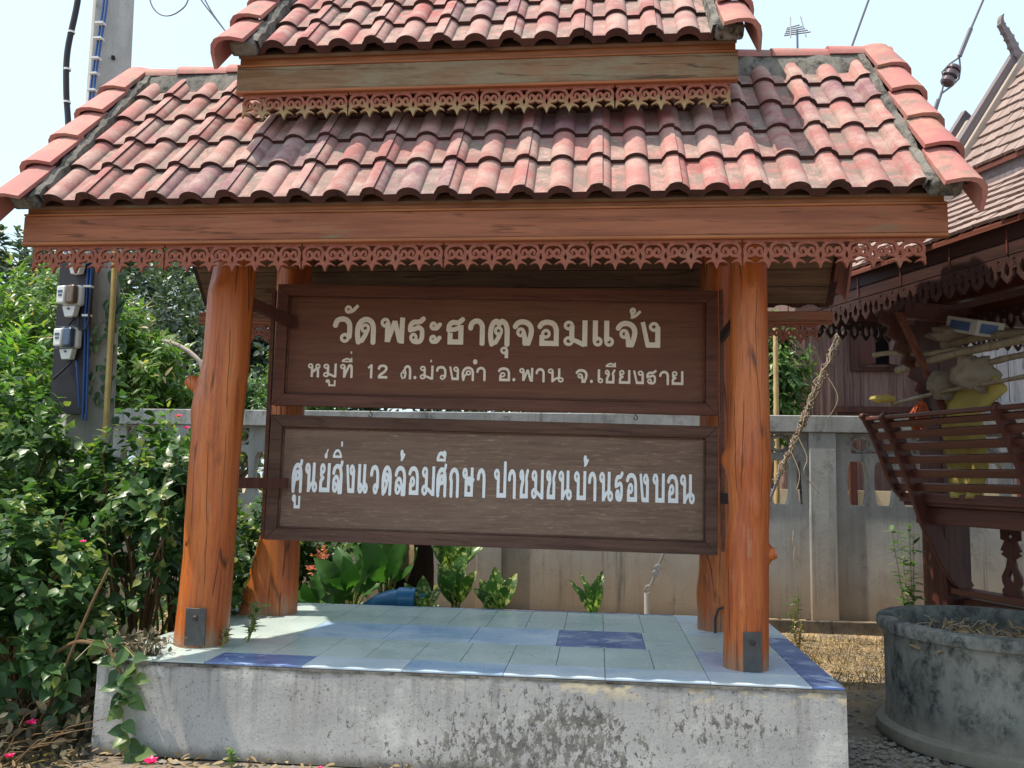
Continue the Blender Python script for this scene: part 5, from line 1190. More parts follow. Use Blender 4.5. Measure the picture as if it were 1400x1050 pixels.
# tall weed behind the ring
def weed(name, label, base, h, n, mat, lsize, lean=(0, 0), group=None, cat='weed', kind='long', stemr=.006):
    t = thing(name, label, cat, base, 0, group); g = G(); b = Vector(base); stems = []
    for s_ in range(n):
        q = random.uniform(0, 6.3); e = b + Vector((math.cos(q) * .10 * h + lean[0] * h, math.sin(q) * .08 * h + lean[1] * h, h * random.uniform(.7, 1))); stems.append(e)
        g.tube([b, b.lerp(e, .4) + Vector((0, 0, .05 * h)), e], [stemr, stemr * .8, stemr * .3], 5)
    part('stem', g, 'stem_green', t); pos = []; dr = []
    for e in stems:
        for i in range(int(26 * h) + 6):
            f = random.uniform(.15, 1); pos.append(b.lerp(e, f)); q = random.uniform(0, 6.3); dr.append((math.cos(q), math.sin(q), random.uniform(-.1, .9)))
    pos = np.array(pos); dr = np.array(dr); A_, P_ = frames(pos, dr, np.array([[0, 0, 1.]] * len(pos)) + rng.normal(0, .3, (len(pos), 3)), rng.uniform(.6, 1.2, len(pos)) * lsize)
    part('leaves', leaves_mesh('leaves', leaf_tpl(kind), A_, P_, mat, rng.random(len(pos))), None, t, kind='stuff')
weed('tall_weed', 'tall narrow leaved green weed behind the ring planter', (2.52, 7.3, 0), 1.25, 4, 'leaf_mid', .10, (-.06, 0))
weed('small_weed', 'small green weed growing at the foot of the grey wall', (1.86, 8.5, .03), .45, 4, 'leaf_mid', .06)
weed('small_weed', 'tiny green weed at the foot of the ring planter', (2.45, 4.72, 0), .2, 5, 'leaf_bright', .05)
weed('dry_weed', 'pale dry weed standing in the sunny leaf litter', (1.72, 7.75, .03), .34, 4, 'leaf_dry', .05)
weed('small_weed', 'small weed with reddish leaves at the foot of the front left post', (-2.12, 5.18, .5), .26, 5, 'leaf_mid', .06, (.2, 0))
weed('small_weed', 'small weed at the platform edge beside the front left post', (-2.2, 5.0, .5), .12, 4, 'leaf_dry', .05, (.2, 0))
weed('small_weed', 'tiny green seedling on the ground in front of the platform', (-1.9, 4.5, 0), .10, 4, 'leaf_bright', .04)

# ------------------------------------------------------------------ utility pole, meters, cables
up_ = thing('utility_pole', 'square concrete utility pole with cables behind the left bushes', 'utility pole', (-4.05, 6.5, 0))
g = G(); lo = [(-4.33, 6.52), (-4.15, 6.30), (-3.80, 6.46), (-3.98, 6.74)]; hi = [(-4.31, 6.52), (-4.148, 6.32), (-3.90, 6.46), (-4.06, 6.68)]
hz = [(a[0] + (b[0] - a[0]) * 1.35, a[1] + (b[1] - a[1]) * 1.35) for a, b in zip(lo, hi)]
g.add([(*p, 0) for p in lo] + [(*p, 7.3) for p in hz], [(0, 1, 5, 4), (1, 2, 6, 5), (2, 3, 7, 6), (3, 0, 4, 7), (4, 5, 6, 7)])
part('shaft', g, 'pole', up_, bevel=.012, smooth=0)
part('meter_board', G().box((-4.24, 6.235, 1.95), (-3.965, 6.27, 3.45)), 'board_black', up_, bevel=.004)
part('hole_marks', G().box((-4.02, 6.375, 4.9), (-4.0, 6.40, 4.93)), 'dark', up_)
def cable(pts, r, mat, label, name='cable', cat='cable', parent=None):
    g = G().tube(sp3(pts), r, 8)
    if parent: return part(name, g, mat, parent)
    return tag(link(name, g.mesh(name, mat, 60)), label, cat)
def sp3(P, n=6):
    P = [Vector(p) for p in P]; P = [P[0]] + P + [P[-1]]; o = []
    for i in range(1, len(P) - 2):
        a, b, c, d = P[i - 1:i + 3]
        for k in range(n): t = k / n; o.append(.5 * (2 * b + (c - a) * t + (2 * a - 5 * b + 4 * c - d) * t * t + (3 * b - a - 3 * c + d) * t ** 3))
    return o + [P[-2]]
cb = cable([(-4.27, 6.3, 5.9), (-4.30, 6.3, 5.36), (-4.355, 6.3, 4.94), (-4.34, 6.3, 4.6), (-4.30, 6.3, 4.3), (-4.25, 6.27, 3.9), (-4.18, 6.25, 3.45)], .024, 'cable_black', 'thick black cable sagging down the left side of the utility pole')
for z in (5.1, 4.78, 4.5): 
    x = float(np.interp(z, [4.5, 4.94, 5.36], [-4.325, -4.355, -4.30])); part('tie', G().lathe([(.026, -.008), (.029, -.008), (.029, .008), (.026, .008)], 10, 0, T(x, 6.3, z)), 'tie', cb)
for dx, lb in ((0, 'blue cable clipped down the front corner of the utility pole'), (.028, 'second blue cable beside the first on the pole corner')):
    cb = cable([(-4.075 + dx, 6.30, 5.9), (-4.07 + dx, 6.30, 5.36), (-4.09 + dx, 6.285, 4.98), (-4.115 + dx, 6.275, 4.48), (-4.06 + dx, 6.25, 3.8), (-4.0 + dx, 6.225, 3.2), (-3.985 + dx, 6.22, 2.7), (-3.965 + dx, 6.22, 2.3), (-3.95 + dx, 6.22, 1.9)], .009, 'cable_blue', lb)
    if not dx:
        for z, x in ((5.15, -4.07), (5.02, -4.075), (4.85, -4.085), (4.72, -4.092), (4.58, -4.098), (4.45, -4.10), (2.95, -3.977), (2.72, -3.972)):
            part('clip', G().box((x - .03, 6.245 if z > 4 else 6.195, z - .008), (x + .035, 6.30 if z > 4 else 6.235, z + .008)), 'tie', cb)
cond = link('conduit_pipe', G().tube([(-3.79, 6.28, .1), (-3.795, 6.28, 1.9), (-3.81, 6.28, 3.2), (-3.83, 6.29, 4.1)], .022, 10).mesh('conduit_pipe', 'conduit', 60)); tag(cond, 'yellow conduit pipe strapped to the right edge of the utility pole', 'pipe')
def meter(x, z, face, label):
    t = thing('electricity_meter', label, 'electricity meter', (x, 6.22, z), R(-14), 'electricity meters on the black board')
    part('case', G().box((-.085, -.045, -.0), (.095, .02, .165)), 'meter_white', t, I4, False, .022)
    part('face', G().box((-.078, -.105, .012), (.004, -.047, .152)), 'meter_white' if face else 'meter_white', t, I4, False, .012)
    part('glass', G().box((.006, -.10, .010), (.088, -.047, .155)), 'meter_rust' if face else 'meter_dark', t, I4, False, .014)
    if not face: part('bezel', G().box((-.092, -.075, -.004), (.100, -.046, .001)).box((-.092, -.075, .164), (.100, -.046, .169)), 'meter_dark', t, I4, False, .002)
    part('dial', G().box((-.062, -.108, .095), (-.015, -.1055, .115)).box((-.055, -.108, .068), (-.018, -.1055, .084)), 'meter_dark', t, I4, False)
    part('terminal_cover', G().prism([(-.06, -.06, -.002), (.075, -.06, -.002), (.05, -.055, -.085), (-.035, -.055, -.085)], (0, .05, 0)), 'meter_white', t, I4, False, .006)
    part('seal', G().lathe([(0, 0), (.009, 0), (.009, .01), (0, .01)], 8, 0, T(.01, -.06, -.025, 0, R(90))), 'meter_dark', t, I4, False)
meter(-4.085, 2.79, 1, 'middle electricity meter with clear right half on the black board'); meter(-4.085, 2.455, 0, 'lowest electricity meter with dark blue face on the black board'); meter(-4.06, 3.13, 1, 'highest electricity meter, mostly behind the red fretwork')
for (x0, z0, x1, z1) in ((-4.06, 2.70, -4.14, 2.60), (-4.06, 2.36, -4.2, 2.22)):
    cable([(x0, 6.19, z0), (x0 - .01, 6.17, z0 - .04), (x1, 6.2, z1)], .009, 'cable_black', '', 'lead', parent=up_)
cable([(-4.02, 6.19, 2.70), (-4.0, 6.16, 2.62), (-3.955, 6.17, 2.60), (-3.94, 6.19, 2.68), (-3.945, 6.2, 2.9)], .009, 'cable_black', '', 'lead', parent=up_)
cable([(-4.02, 6.19, 2.36), (-3.99, 6.17, 2.28), (-3.97, 6.2, 2.0)], .008, 'cable_blue', '', 'lead', parent=up_)

# ------------------------------------------------------------------ guy wires, wires in the sky, antenna
gw = thing('guy_wire', 'steel guy wire with brown egg insulator, wrapped in dry vine near the wall', 'guy wire', (1.2, 8.3, 0))
part('strand', G().tube([(3.80, 8.3, 6.45), (3.572, 8.3, 5.921), (3.455, 8.3, 5.64)], .012, 6), 'wire', gw)
part('strand', G().tube([(3.285, 8.3, 5.30), (3.189, 8.3, 5.008), (2.579, 8.3, 3.70), (2.24, 8.3, 2.85), (1.939, 8.3, 2.15), (1.659, 8.3, 1.477), (1.05, 8.3, .0)], .013, 6), 'wire', gw)
part('grip', G().tube([(3.575, 8.3, 5.93), (3.46, 8.3, 5.65)], .022, 6), 'wire', gw); part('grip', G().tube([(3.25, 8.3, 5.22), (3.17, 8.3, 5.0)], .02, 6), 'wire', gw)
ic = Vector((3.37, 8.3, 5.46)); dv = Vector((3.46 - 3.28, 0, 5.65 - 5.28)).normalized(); ang = math.atan2(dv.x, dv.z)
g = G(); 
for z in np.linspace(-.085, .085, 5): g.lathe([(0, z - .014), (.062, z - .014), (.07, z - .006), (.07, z + .006), (.062, z + .014), (0, z + .014)], 14, 0, T(ic.x, ic.y, ic.z, 0, 0, ang) @ Matrix.Rotation(R(90), 4, 'Y') @ Matrix.Scale(1.0, 4))
part('insulator', G().lathe([(0, -.10), (.05, -.10), (.066, -.08), (.066, -.045), (.045, -.03), (.045, -.02), (.07, -.01), (.07, .03), (.045, .04), (.045, .05), (.066, .06), (.066, .085), (.05, .10), (0, .10)], 14, 0, T(ic.x, ic.y, ic.z, 0, 0, ang)), 'insulator', gw)
pd = Vector((dv.z, 0, -dv.x))
for s_ in (-1, 1): part('loop', G().tube([ic + dv * .20, ic + dv * .10 + pd * .07 * s_ * .8, ic + pd * .085 * s_, ic - dv * .09 + pd * .07 * s_ * (.8 if s_ > 0 else .4), ic - dv * .2], .009, 6), 'wire', gw)
vd = thing('dry_vine', 'tangled dry brown vine twisted round the guy wire in front of the wall', 'vine', (1.7, 8.28, 1.5))
g = G(); P0, P1 = Vector((2.33, 8.28, 3.05)), Vector((1.66, 8.28, 1.50))
for k in range(22):
    t0, t1 = sorted((random.random(), random.random())); t1 = min(1, max(t1, t0 + .35)); ph = random.uniform(0, 6.3); n = 26; rad = random.uniform(.010, .036); pts = []
    for i in range(n + 1):
        t_ = t0 + (t1 - t0) * i / n; q = ph + i * random.uniform(.55, .7); pts.append(P0.lerp(P1, t_) + Vector((rad * math.cos(q) + .012 * random.gauss(0, 1), rad * math.sin(q), .01 * random.gauss(0, 1))))
    g.tube(pts, random.uniform(.003, .006), 4)
part('tendrils', g, 'vine_dry', vd, kind='stuff')
for L_ in ([(1.86, 8.25, 1.95), (1.93, 8.2, 1.75), (1.90, 8.2, 1.62), (1.97, 8.2, 1.50), (2.04, 8.2, 1.42)], [(2.15, 8.25, 2.5), (2.22, 8.2, 2.3), (2.12, 8.2, 2.1)], [(1.8, 8.25, 1.8), (1.86, 8.2, 1.6), (1.83, 8.2, 1.45)]):
    part('tendril', G().tube(sp3(L_), .005, 4), 'vine_dry', vd)
part('tendril', G().tube(sp3([(1.93, 8.8, 1.05), (1.92, 8.79, .95), (1.935, 8.79, .88), (1.925, 8.79, .78), (1.95, 8.79, .68)]), .006, 4), 'vine_dry', vd)
part('tendril', G().tube(sp3([(2.575, 8.25, 3.95), (2.55, 8.24, 3.72), (2.50, 8.24, 3.6)]), [.03] * 13, 6), 'vine_dry', vd)
gw2 = thing('guy_wire', 'plain steel guy wire anchored with a clamp behind the platform', 'guy wire', (.44, 8.3, 0))
part('strand', G().tube([(2.73, 8.3, 6.55), (2.442, 8.3, 5.751), (.607, 8.3, .806)], .011, 6), 'wire', gw2)
part('anchor_rod', G().tube([(.62, 8.29, .83), (.50, 8.29, .53)], .014, 8).tube([(.50, 8.29, .53), (.46, 8.29, .52), (.445, 8.29, .48), (.47, 8.29, .45), (.49, 8.29, .47)], .012, 8), 'steel', gw2)
g = G()
for k in (0, 1): g.lathe([(0, -.03), (.028, -.03), (.032, -.02), (.032, .02), (.028, .03), (0, .03)], 10, 0, T(.565 - k * .02, 8.27, .70 - k * .055, 0, R(90)))
part('clamp', g, 'steel', gw2); part('anchor_post', G().tube([(.47, 8.3, 0), (.465, 8.3, .46)], .025, 10), 'pole', gw2)
cable([(-5.30, 9, 7.3), (-5.245, 9, 6.984), (-5.15, 9, 6.83), (-5.02, 9, 6.78), (-4.88, 9, 6.83), (-4.78, 9, 6.96), (-4.76, 9, 7.3)], .008, 'wire', 'thin looping wire in the sky right of the pole', 'loose_wire', 'wire')
for dx, sd in ((0, 'left'), (.045, 'right')): cable([(-4.80 + dx * 1.4, 9, 7.25), (-4.62 + dx, 9, 6.96), (-4.30, 9, 6.56), (-3.2, 9, 5.2)], .008, 'wire', sd + 'hand one of two thin wires slanting down behind the upper roof', 'overhead_wire', 'wire').__setitem__('group', 'pair of thin wires behind the upper roof')
an_ = thing('television_antenna', 'small distant television antenna on a mast above the lower roof ridge', 'antenna', (9.33, 40, 0))
x0 = 9.33; part('mast', G().tube([(x0, 40, 0), (x0, 40, 22.9)], .05, 6), 'wire', an_)
g = G()
for k in range(5): g.tube([(x0 - .62 + .08 * k, 40 + k * .2, 22.6 + .2 * k), (x0 + .62 - .08 * k, 40 + k * .2, 22.75 + .2 * k)], .03, 5)
for k in (-.6, .6): g.tube([(x0 + k * .6, 39.8, 22.4), (x0 + k * .4, 40.3, 23.7)], .03, 5)
part('elements', g, 'wire', an_)
bp = pole3([(1.93, 9.6, 0), (1.945, 9.6, 3.2)], .033, 'upright yellow bamboo pole standing behind the wall right of the front right post', 'bamboo', 'upright_bamboo', None)

# ------------------------------------------------------------------ plants
def bush(name, label, cat, blobs, kind, mat, nper, lsize, slen, parts=0, group=None, stems=None, extra=None, **kw):
    c = blobs[0][0]; t = thing(name, label, cat, (c[0], c[1], 0), 0, group)
    foliage(t, blobs, kind, mat, nper, lsize, slen, parts, stems=stems, **kw); return t
GB = 'leafy bougainvillea bushes left of the platform'
b1 = bush('bougainvillea_bush', 'dark green bougainvillea bush with heart shaped leaves at the front left corner of the platform', 'bush',
    [((-3.50, 4.85, .62), (.62, .60, .80), 210), ((-3.1, 5.05, .35), (.38, .35, .55), 50)], 'heart', 'leaf_boug', 9, .088, .16, 230, GB, ((-3.4, 4.95, .0), 26, .014, 'stem'), lo=None) if 0 else None
def mkbush(label, blobs, kind, mat, nper, ls, sl, parts, stems, group=GB, name='bougainvillea_bush', cat='bush', **kw):
    return bush(name, label, cat, blobs, kind, mat, nper, ls, sl, parts, group, stems, **kw)
mkbush('low dark green bougainvillea in front of the others, dry litter under it', [((-3.50, 4.85, .58), (.60, .58, .80), 250), ((-3.05, 4.95, .35), (.26, .3, .5), 60)], 'heart', 'leaf_boug', 9, .112, .18, 200, ((-3.4, 4.95, .0), 26, .012, 'stem'), droop=.25)
mkbush('dense bougainvillea rising behind the front left post, flanking the platform edge', [((-3.25, 5.95, .95), (.66, .62, .98), 330)], 'heart', 'leaf_boug', 9, .108, .18, 60, ((-3.2, 5.9, .0), 26, .016, 'stem'), droop=.1)
mkbush('sunlit bougainvillea in front of the utility pole foot, below the two electricity meters', [((-4.25, 5.75, 1.15), (.68, .55, 1.02), 360), ((-3.75, 5.5, .7), (.4, .4, .7), 120)], 'heart', 'leaf_mid', 9, .112, .18, 40, ((-4.0, 5.7, .0), 24, .016, 'stem'), droop=.0)
mkbush('bright green upright shrub left of the electricity meters', [((-5.1, 6.9, 1.55), (.75, .6, 1.1), 340)], 'long', 'leaf_bright', 12, .15, .25, 0, ((-5.0, 6.9, .0), 20, .016, 'stem'), None, 'leafy_shrub', 'shrub', up=.9)
mkbush('leggy flowering shrub with pale shoot tips between the utility pole and front left post', [((-3.55, 6.9, 1.35), (.42, .35, .62), 70), ((-3.1, 6.7, 1.15), (.3, .3, .62), 60)], 'oval', 'leaf_bright', 8, .10, .2, 0, ((-3.4, 6.8, .0), 26, .009, 'stem'), None, 'leafy_shrub', 'shrub', up=1.)
def tree(label, crown, base, trunk, kind, mat, nper, ls, sl, name='tree', group=None, bark='bark', **kw):
    c = crown[0][0]; t = thing(name, label, 'tree', base, 0, group); g = G(); b = Vector(base); top = Vector(c)
    g.tube([b, b.lerp(top, .35) + Vector((trunk * .6, 0, 0)), b.lerp(top, .7), top], [trunk, trunk * .8, trunk * .6, trunk * .35], 10)
    for cc, rr_, n in crown:
        for _ in range(4):
            d = Vector(rng.normal(0, 1, 3)); d.z = abs(d.z) * .6; d.normalize(); e = Vector(cc) + Vector((d.x * rr_[0], d.y * rr_[1], d.z * rr_[2])) * .75
            s_ = b.lerp(top, random.uniform(.45, .8)); g.tube([s_, s_.lerp(e, .5) + Vector((0, 0, .1 * rr_[2])), e], [trunk * .45, trunk * .3, trunk * .1], 6)
    part('trunk', g, bark, t)
    foliage(t, crown, kind, mat, nper, ls, sl, 0, 'crown', **kw); return t
tree('yellow green leafy tree beyond the wall at the left edge, pinkish young leaves', [((-6.55, 9.7, 3.0), (1.15, 1.0, 1.0), 330), ((-5.6, 9.5, 2.5), (.85, .7, .9), 230)], (-6.3, 9.9, 0), .11, 'long', 'leaf_mango', 13, .19, .28, droop=.35)
tree('grey green round crowned tree at the far left top under the roof corner', [((-9.6, 15.5, 4.4), (1.8, 1.5, 1.7), 520)], (-9.6, 15.6, 0), .16, 'oval', 'leaf_hazy', 12, .17, .3)
tree('mid green bushy tree beyond the wall between utility pole and front left post', [((-4.75, 10.4, 2.2), (.95, .7, .72), 260), ((-3.9, 10.6, 2.35), (.7, .6, .8), 180)], (-4.6, 10.6, 0), .07, 'long', 'leaf_mid', 11, .14, .24, droop=.3)
tree('pale leaved slender tree just right of the utility pole, beyond the wall', [((-6.6, 13.0, 3.2), (1.0, .8, 1.5), 330)], (-6.6, 13.2, 0), .09, 'oval', 'leaf_hazy', 10, .13, .22)
k = 0
for x, y, z, r_, lb in ((-10.5, 20, 5.2, 3.0, 'tall dark evergreen tree far behind, seen right of the utility pole'), (-7.4, 19, 4.6, 2.6, 'tall dark evergreen tree far behind, seen between front left post and sign'), (-14.5, 19, 4.2, 2.9, 'tall dark evergreen tree far behind the left edge shrubs'), (-3.8, 22, 4.5, 2.8, 'tall dark evergreen tree far behind the middle of the signs'), (1.2, 24, 4.5, 3., 'tall dark evergreen tree far behind the right half of the signs')):
    tree(lb, [((x, y, z), (r_, r_ * .8, r_ * 1.0), 620), ((x + 1.2, y - .8, z - 2.2), (r_ * .8, r_ * .7, 1.8), 330)], (x, y, 0), .22, 'oval', 'leaf_hazy', 11, .30, .45, 'tree', 'dark trees far behind the wall')
tree('dense green bamboo clump between the front right post and the timber house', [((2.28, 11.4, 2.55), (.45, .6, 1.25), 300), ((1.5, 12.4, 2.6), (1.0, .6, 1.4), 300)], (2.2, 11.6, 0), .05, 'long', 'leaf_mid', 12, .17, .26, 'bamboo_clump', droop=.4)
# pale bare branch beyond the wall
tag(link('bare_branch', G().tube(sp3([(-5.05, 9.4, 3.02), (-4.85, 9.4, 2.96), (-4.68, 9.4, 2.86), (-4.56, 9.4, 2.72), (-4.5, 9.4, 2.4), (-4.45, 9.4, 1.2), (-4.5, 9.4, 0)]), .028, 7).mesh('bare_branch', 'barge_pale', 60)), 'pale bare branch arching just right of the utility pole', 'branch')

# hanging branch over the platform corner
hb = thing('trailing_branch', 'leafy thorny branch trailing over the left front corner of the platform', 'branch', (-2.9, 4.7, .6))
g = None
path = sp3([(-3.25, 4.78, .52), (-3.05, 4.66, .50), (-2.86, 4.60, .585), (-2.68, 4.575, .56), (-2.60, 4.56, .48), (-2.54, 4.55, .38)], 6)
part('stem', G().tube(path, [.011] * len(path), 7), 'stem', hb); part('stem', G().tube(sp3([(-3.12, 4.62, .02), (-2.98, 4.6, .30), (-2.88, 4.6, .56), (-2.80, 4.62, .80), (-2.74, 4.66, .98)]), .009, 6), 'stem', hb)
tr = [sp3([(-2.70, 4.58, .60), (-2.585, 4.555, .45), (-2.55, 4.54, .28), (-2.50, 4.535, .12), (-2.43, 4.53, .02)], 9), sp3([(-2.66, 4.6, .62), (-2.50, 4.555, .52), (-2.48, 4.545, .40), (-2.50, 4.54, .3)], 7), sp3([(-2.95, 4.66, .40), (-2.9, 4.6, .3), (-2.96, 4.57, .18)], 6)]
tp = leaf_tpl('heart'); lm = [mesh_np('leaf', tp[0], tp[1], 'leaf_boug' if v < .5 else 'leaf_mid', True, np.full(len(tp[1]), v)) for v in (.2, .4, .6, .85)]
for P_ in tr:
    part('stem', G().tube(P_, .005, 5), 'stem_green', hb); q = random.uniform(0, 6)
    for i in range(1, len(P_), 2):
        q += 2.1; d = np.array([[math.cos(q) * 1.1, -.35, -.25 + .5 * math.sin(q * 1.7)]]); A_, pp_ = frames(np.array([tuple(P_[i])]), d, np.array([[random.uniform(-.7, .7), -.75, random.uniform(.1, 1.1)]]), np.array([random.uniform(.085, .125)]))
        Mx = Matrix.Identity(4)
        for a in range(3):
            for b in range(3): Mx[a][b] = A_[0][a][b]
            Mx[a][3] = pp_[0][a]
        link('leaf', random.choice(lm), hb, Mx)
dt = thing('dry_cuttings', 'heap of dry twigs and curled dead leaves on the left front corner of the platform', 'twigs', (-2.6, 4.72, .5))
g = G()
for _ in range(46):
    x, y = random.uniform(-2.72, -2.42), random.uniform(4.62, 4.85); q = random.uniform(0, 6.3); L_ = random.uniform(.06, .2)
    g.tube([(x, y, .505 + random.uniform(0, .07)), (x + math.cos(q) * L_ * .5, y + math.sin(q) * L_ * .5, .54 + random.uniform(0, .07)), (x + math.cos(q) * L_, y + math.sin(q) * L_, .51 + random.uniform(0, .1))], .003, 4)
part('twigs', g, 'vine_dry', dt, kind='stuff'); n = 170
pos = np.stack([rng.normal(-2.60, .10, n), rng.normal(4.74, .07, n), rng.uniform(.505, .60, n)], 1); A_, P_ = frames(pos, rng.normal(0, 1, (n, 3)), rng.normal(0, 1, (n, 3)), rng.uniform(.03, .075, n))
part('dead_leaves', leaves_mesh('dead_leaves', leaf_tpl('oval'), A_, P_, 'leaf_dead', rng.random(n)), None, dt, kind='stuff')
g = G()
dl = thing('dead_branches', 'pile of dead branches and grey leaves on the ground at the bottom left corner', 'branches', (-3.1, 4.45, 0))
for _ in range(22):
    x, y = random.uniform(-3.5, -2.95), random.uniform(4.25, 4.6); q = random.uniform(.3, 1.3); L_ = random.uniform(.2, .5)
    g.tube([(x, y, .01), (x + math.cos(q) * L_ * .5, y, math.sin(q) * L_ * .5 + .03), (x + math.cos(q) * L_, y + .05, math.sin(q) * L_ * .75)], [.005, .0035, .002], 5)
part('branches', g, 'stem', dl, kind='stuff'); n = 420
pos = np.stack([rng.uniform(-3.5, -2.72, n), rng.uniform(4.3, 4.75, n), rng.random(n) ** 1.8 * .26], 1); A_, P_ = frames(pos, rng.normal(0, 1, (n, 3)), rng.normal(0, 1, (n, 3)), rng.uniform(.04, .08, n))
part('dead_leaves', leaves_mesh('dead_leaves', leaf_tpl('oval'), A_, P_, 'leaf_dead', rng.random(n)), None, dl, kind='stuff')
# blossoms
def blossom(p, s, label, mat='petal', group='small magenta blossoms on and below the left bushes'):
    t = thing('blossom', label, 'flower', p, 0, group); V, F = leaf_tpl('heart')
    n = 9; d = []; nr = []
    for i in range(n): q = i * 2.4; d.append((math.cos(q), math.sin(q) - .4, .35 + .06 * i)); nr.append((-math.cos(q) * .3, -.7, 1))
    A_, P_ = frames(np.array([p] * n), np.array(d), np.array(nr), np.full(n, s)); part('petals', leaves_mesh('petals', (V, F), A_, P_, mat, rng.random(n)), None, t)
for p, s, lb in (((-2.30, 4.42, .03), .042, 'bright magenta blossom on the ground under the trailing branch'), ((-2.96, 4.40, .20), .034, 'dark magenta blossom low in the dead branches'), ((-3.34, 4.30, 1.22), .03, 'magenta blossom at the picture edge halfway up the front bush'),
                 ((-3.30, 4.28, .92), .028, 'small red blossom at the picture edge below the other'), ((-2.86, 5.6, 1.90), .03, 'upper pink blossom beside the front left post'), ((-2.80, 5.6, 1.82), .03, 'lower pink blossom touching the front left post'),
                 ((-2.93, 4.7, 1.12), .022, 'tiny red blossom in the middle of the front bush'), ((-1.42, 4.5, .015), .018, 'fallen pink petal on the ground before the platform'), ((-3.0, 4.30, .06), .03, 'dull red blossom lying in the litter at the bottom left')):
    blossom(p, s, lb)
# ivy on the pole
iv = thing('ivy', 'ivy climbing the lower right face of the utility pole', 'ivy', (-3.95, 6.3, 2))
tp = leaf_tpl('heart'); lm = [mesh_np('leaf', tp[0], tp[1], 'leaf_vine', True, np.full(len(tp[1]), v)) for v in (.2, .5, .8)]
for i in range(70):
    z = random.uniform(1.9, 3.15); x = random.uniform(-4.05, -3.78) if z < 2.7 else random.uniform(-3.92, -3.78); y = 6.30 + (x + 4.15) * .45 - .03
    A_, pp_ = frames(np.array([(x, y, z)]), np.array([(random.uniform(-.5, .5), -.25, -.9)]), np.array([(random.uniform(-.3, .3), -1, .35)]), np.array([random.uniform(.05, .085)])); Mx = Matrix.Identity(4)
    for a in range(3):
        for b in range(3): Mx[a][b] = A_[0][a][b]
        Mx[a][3] = pp_[0][a]
    link('leaf', random.choice(lm), iv, Mx)
part('stem', G().tube(sp3([(-3.86, 6.40, 1.2), (-3.84, 6.39, 2.2), (-3.86, 6.40, 3.2)]), .006, 5), 'stem', iv)

# broad leaved plants behind the platform
def broad_leaf(L, w, arch, fold, mat, vr=.5):
    V = []; F = []; n = 10
    for i in range(n + 1):
        t_ = i / n; ww = w * max(0, math.sin(math.pi * (t_ * .97 + .03) ** .95)) ** .85; x = L * t_; z = arch * L * (t_ - t_ * t_ * 1.35)
        for k in (-1, -.5, 0, .5, 1): V.append((x, k * ww, z + abs(k) * ww * fold + .008 * math.sin(i * 2.2) * abs(k)))
    for i in range(n):
        for k in range(4): F.append((i * 5 + k, i * 5 + k + 1, i * 5 + k + 6, i * 5 + k + 5))
    me = G().add(V, F).mesh('leaf', mat, 60); a = me.attributes.new('rnd', 'FLOAT', 'FACE'); a.data.foreach_set('value', [vr] * len(F)); return me
def broad_plant(label, base, n, L, w, mat, name='dumb_cane', group=None, lean=.55, spread=6.28, q0=0, stalk=.12):
    t = thing(name, label, 'plant', base, 0, group); b = Vector(base); ms = [broad_leaf(L * s, w * s, random.uniform(.15, .5), random.uniform(.15, .5), mat, random.random()) for s in (.75, .9, 1.05, .85)]
    for i in range(n):
        q = q0 + i * 2.4 if spread > 6 else q0 + spread * (i / max(1, n - 1) - .5); tl = lean * (.25 + .9 * (i + 1) / n); d = Vector((math.cos(q) * math.sin(tl), math.sin(q) * math.sin(tl) - .12, math.cos(tl))).normalized()
        p0 = b + Vector((math.cos(q), math.sin(q), 0)) * .02; p1 = b + d * stalk * (1.2 - .4 * i / n) + Vector((0, 0, stalk))
        part('stalk', G().tube([p0, p0.lerp(p1, .5) + Vector((0, 0, .02)), p1], [.012, .01, .007], 6), 'stem_green', t)
        up = Vector((random.uniform(-.3, .3), -.55, .5)); nrm = (up - d * up.dot(d)).normalized(); s = nrm.cross(d)
        Mx = Matrix(((d.x, s.x, nrm.x, p1.x), (d.y, s.y, nrm.y, p1.y), (d.z, s.z, nrm.z, p1.z), (0, 0, 0, 1)))
        part('leaf', random.choice(ms), None, t, Mx)
GD = 'broad leaved plants growing behind the platform'
broad_plant('large dark green speckled plant, leftmost behind the platform by the back left post', (-2.08, 7.25, .28), 12, .40, .10, 'leaf_big', group=GD, lean=1.0, stalk=.14)
broad_plant('tall green speckled plant between the dark stump and the leftmost plant', (-1.80, 7.35, .32), 8, .46, .10, 'leaf_big', group=GD, lean=.6, q0=1, stalk=.16)
broad_plant('low dark leaved plant spilling onto the platform edge', (-2.28, 7.05, .26), 7, .30, .09, 'leaf_big', group=GD, lean=1.25, q0=2, stalk=.1)
broad_plant('tall yellow green variegated plant partly hidden by the lower sign', (-1.28, 7.65, .48), 9, .40, .08, 'leaf_varieg', 'variegated_plant', GD, .6, stalk=.12)
broad_plant('variegated plant with creamy leaf edges right of the blue pipe', (-1.16, 7.12, .30), 8, .40, .085, 'leaf_varieg', 'variegated_plant', GD, .45, q0=.6, stalk=.10)
broad_plant('short variegated plant, third from the blue pipe', (-.80, 7.12, .26), 7, .35, .075, 'leaf_varieg', 'variegated_plant', GD, .6, q0=2, stalk=.10)
broad_plant('small variegated plant nestled against the blue pipe', (-1.42, 7.05, .28), 6, .24, .06, 'leaf_varieg', 'variegated_plant', GD, .7, q0=1.7, stalk=.08)
broad_plant('lone small variegated plant in front of the bare grey wall', (-.03, 7.15, .30), 5, .40, .042, 'leaf_varieg', 'variegated_plant', GD, .42, q0=.2, stalk=.06)
cb_ = bush('coral_flower_shrub', 'dark shrub with coral and magenta flower heads beside the back left post', 'shrub', [((-2.15, 7.8, .75), (.55, .35, .5), 120)], 'oval', 'leaf_boug', 8, .10, .16)
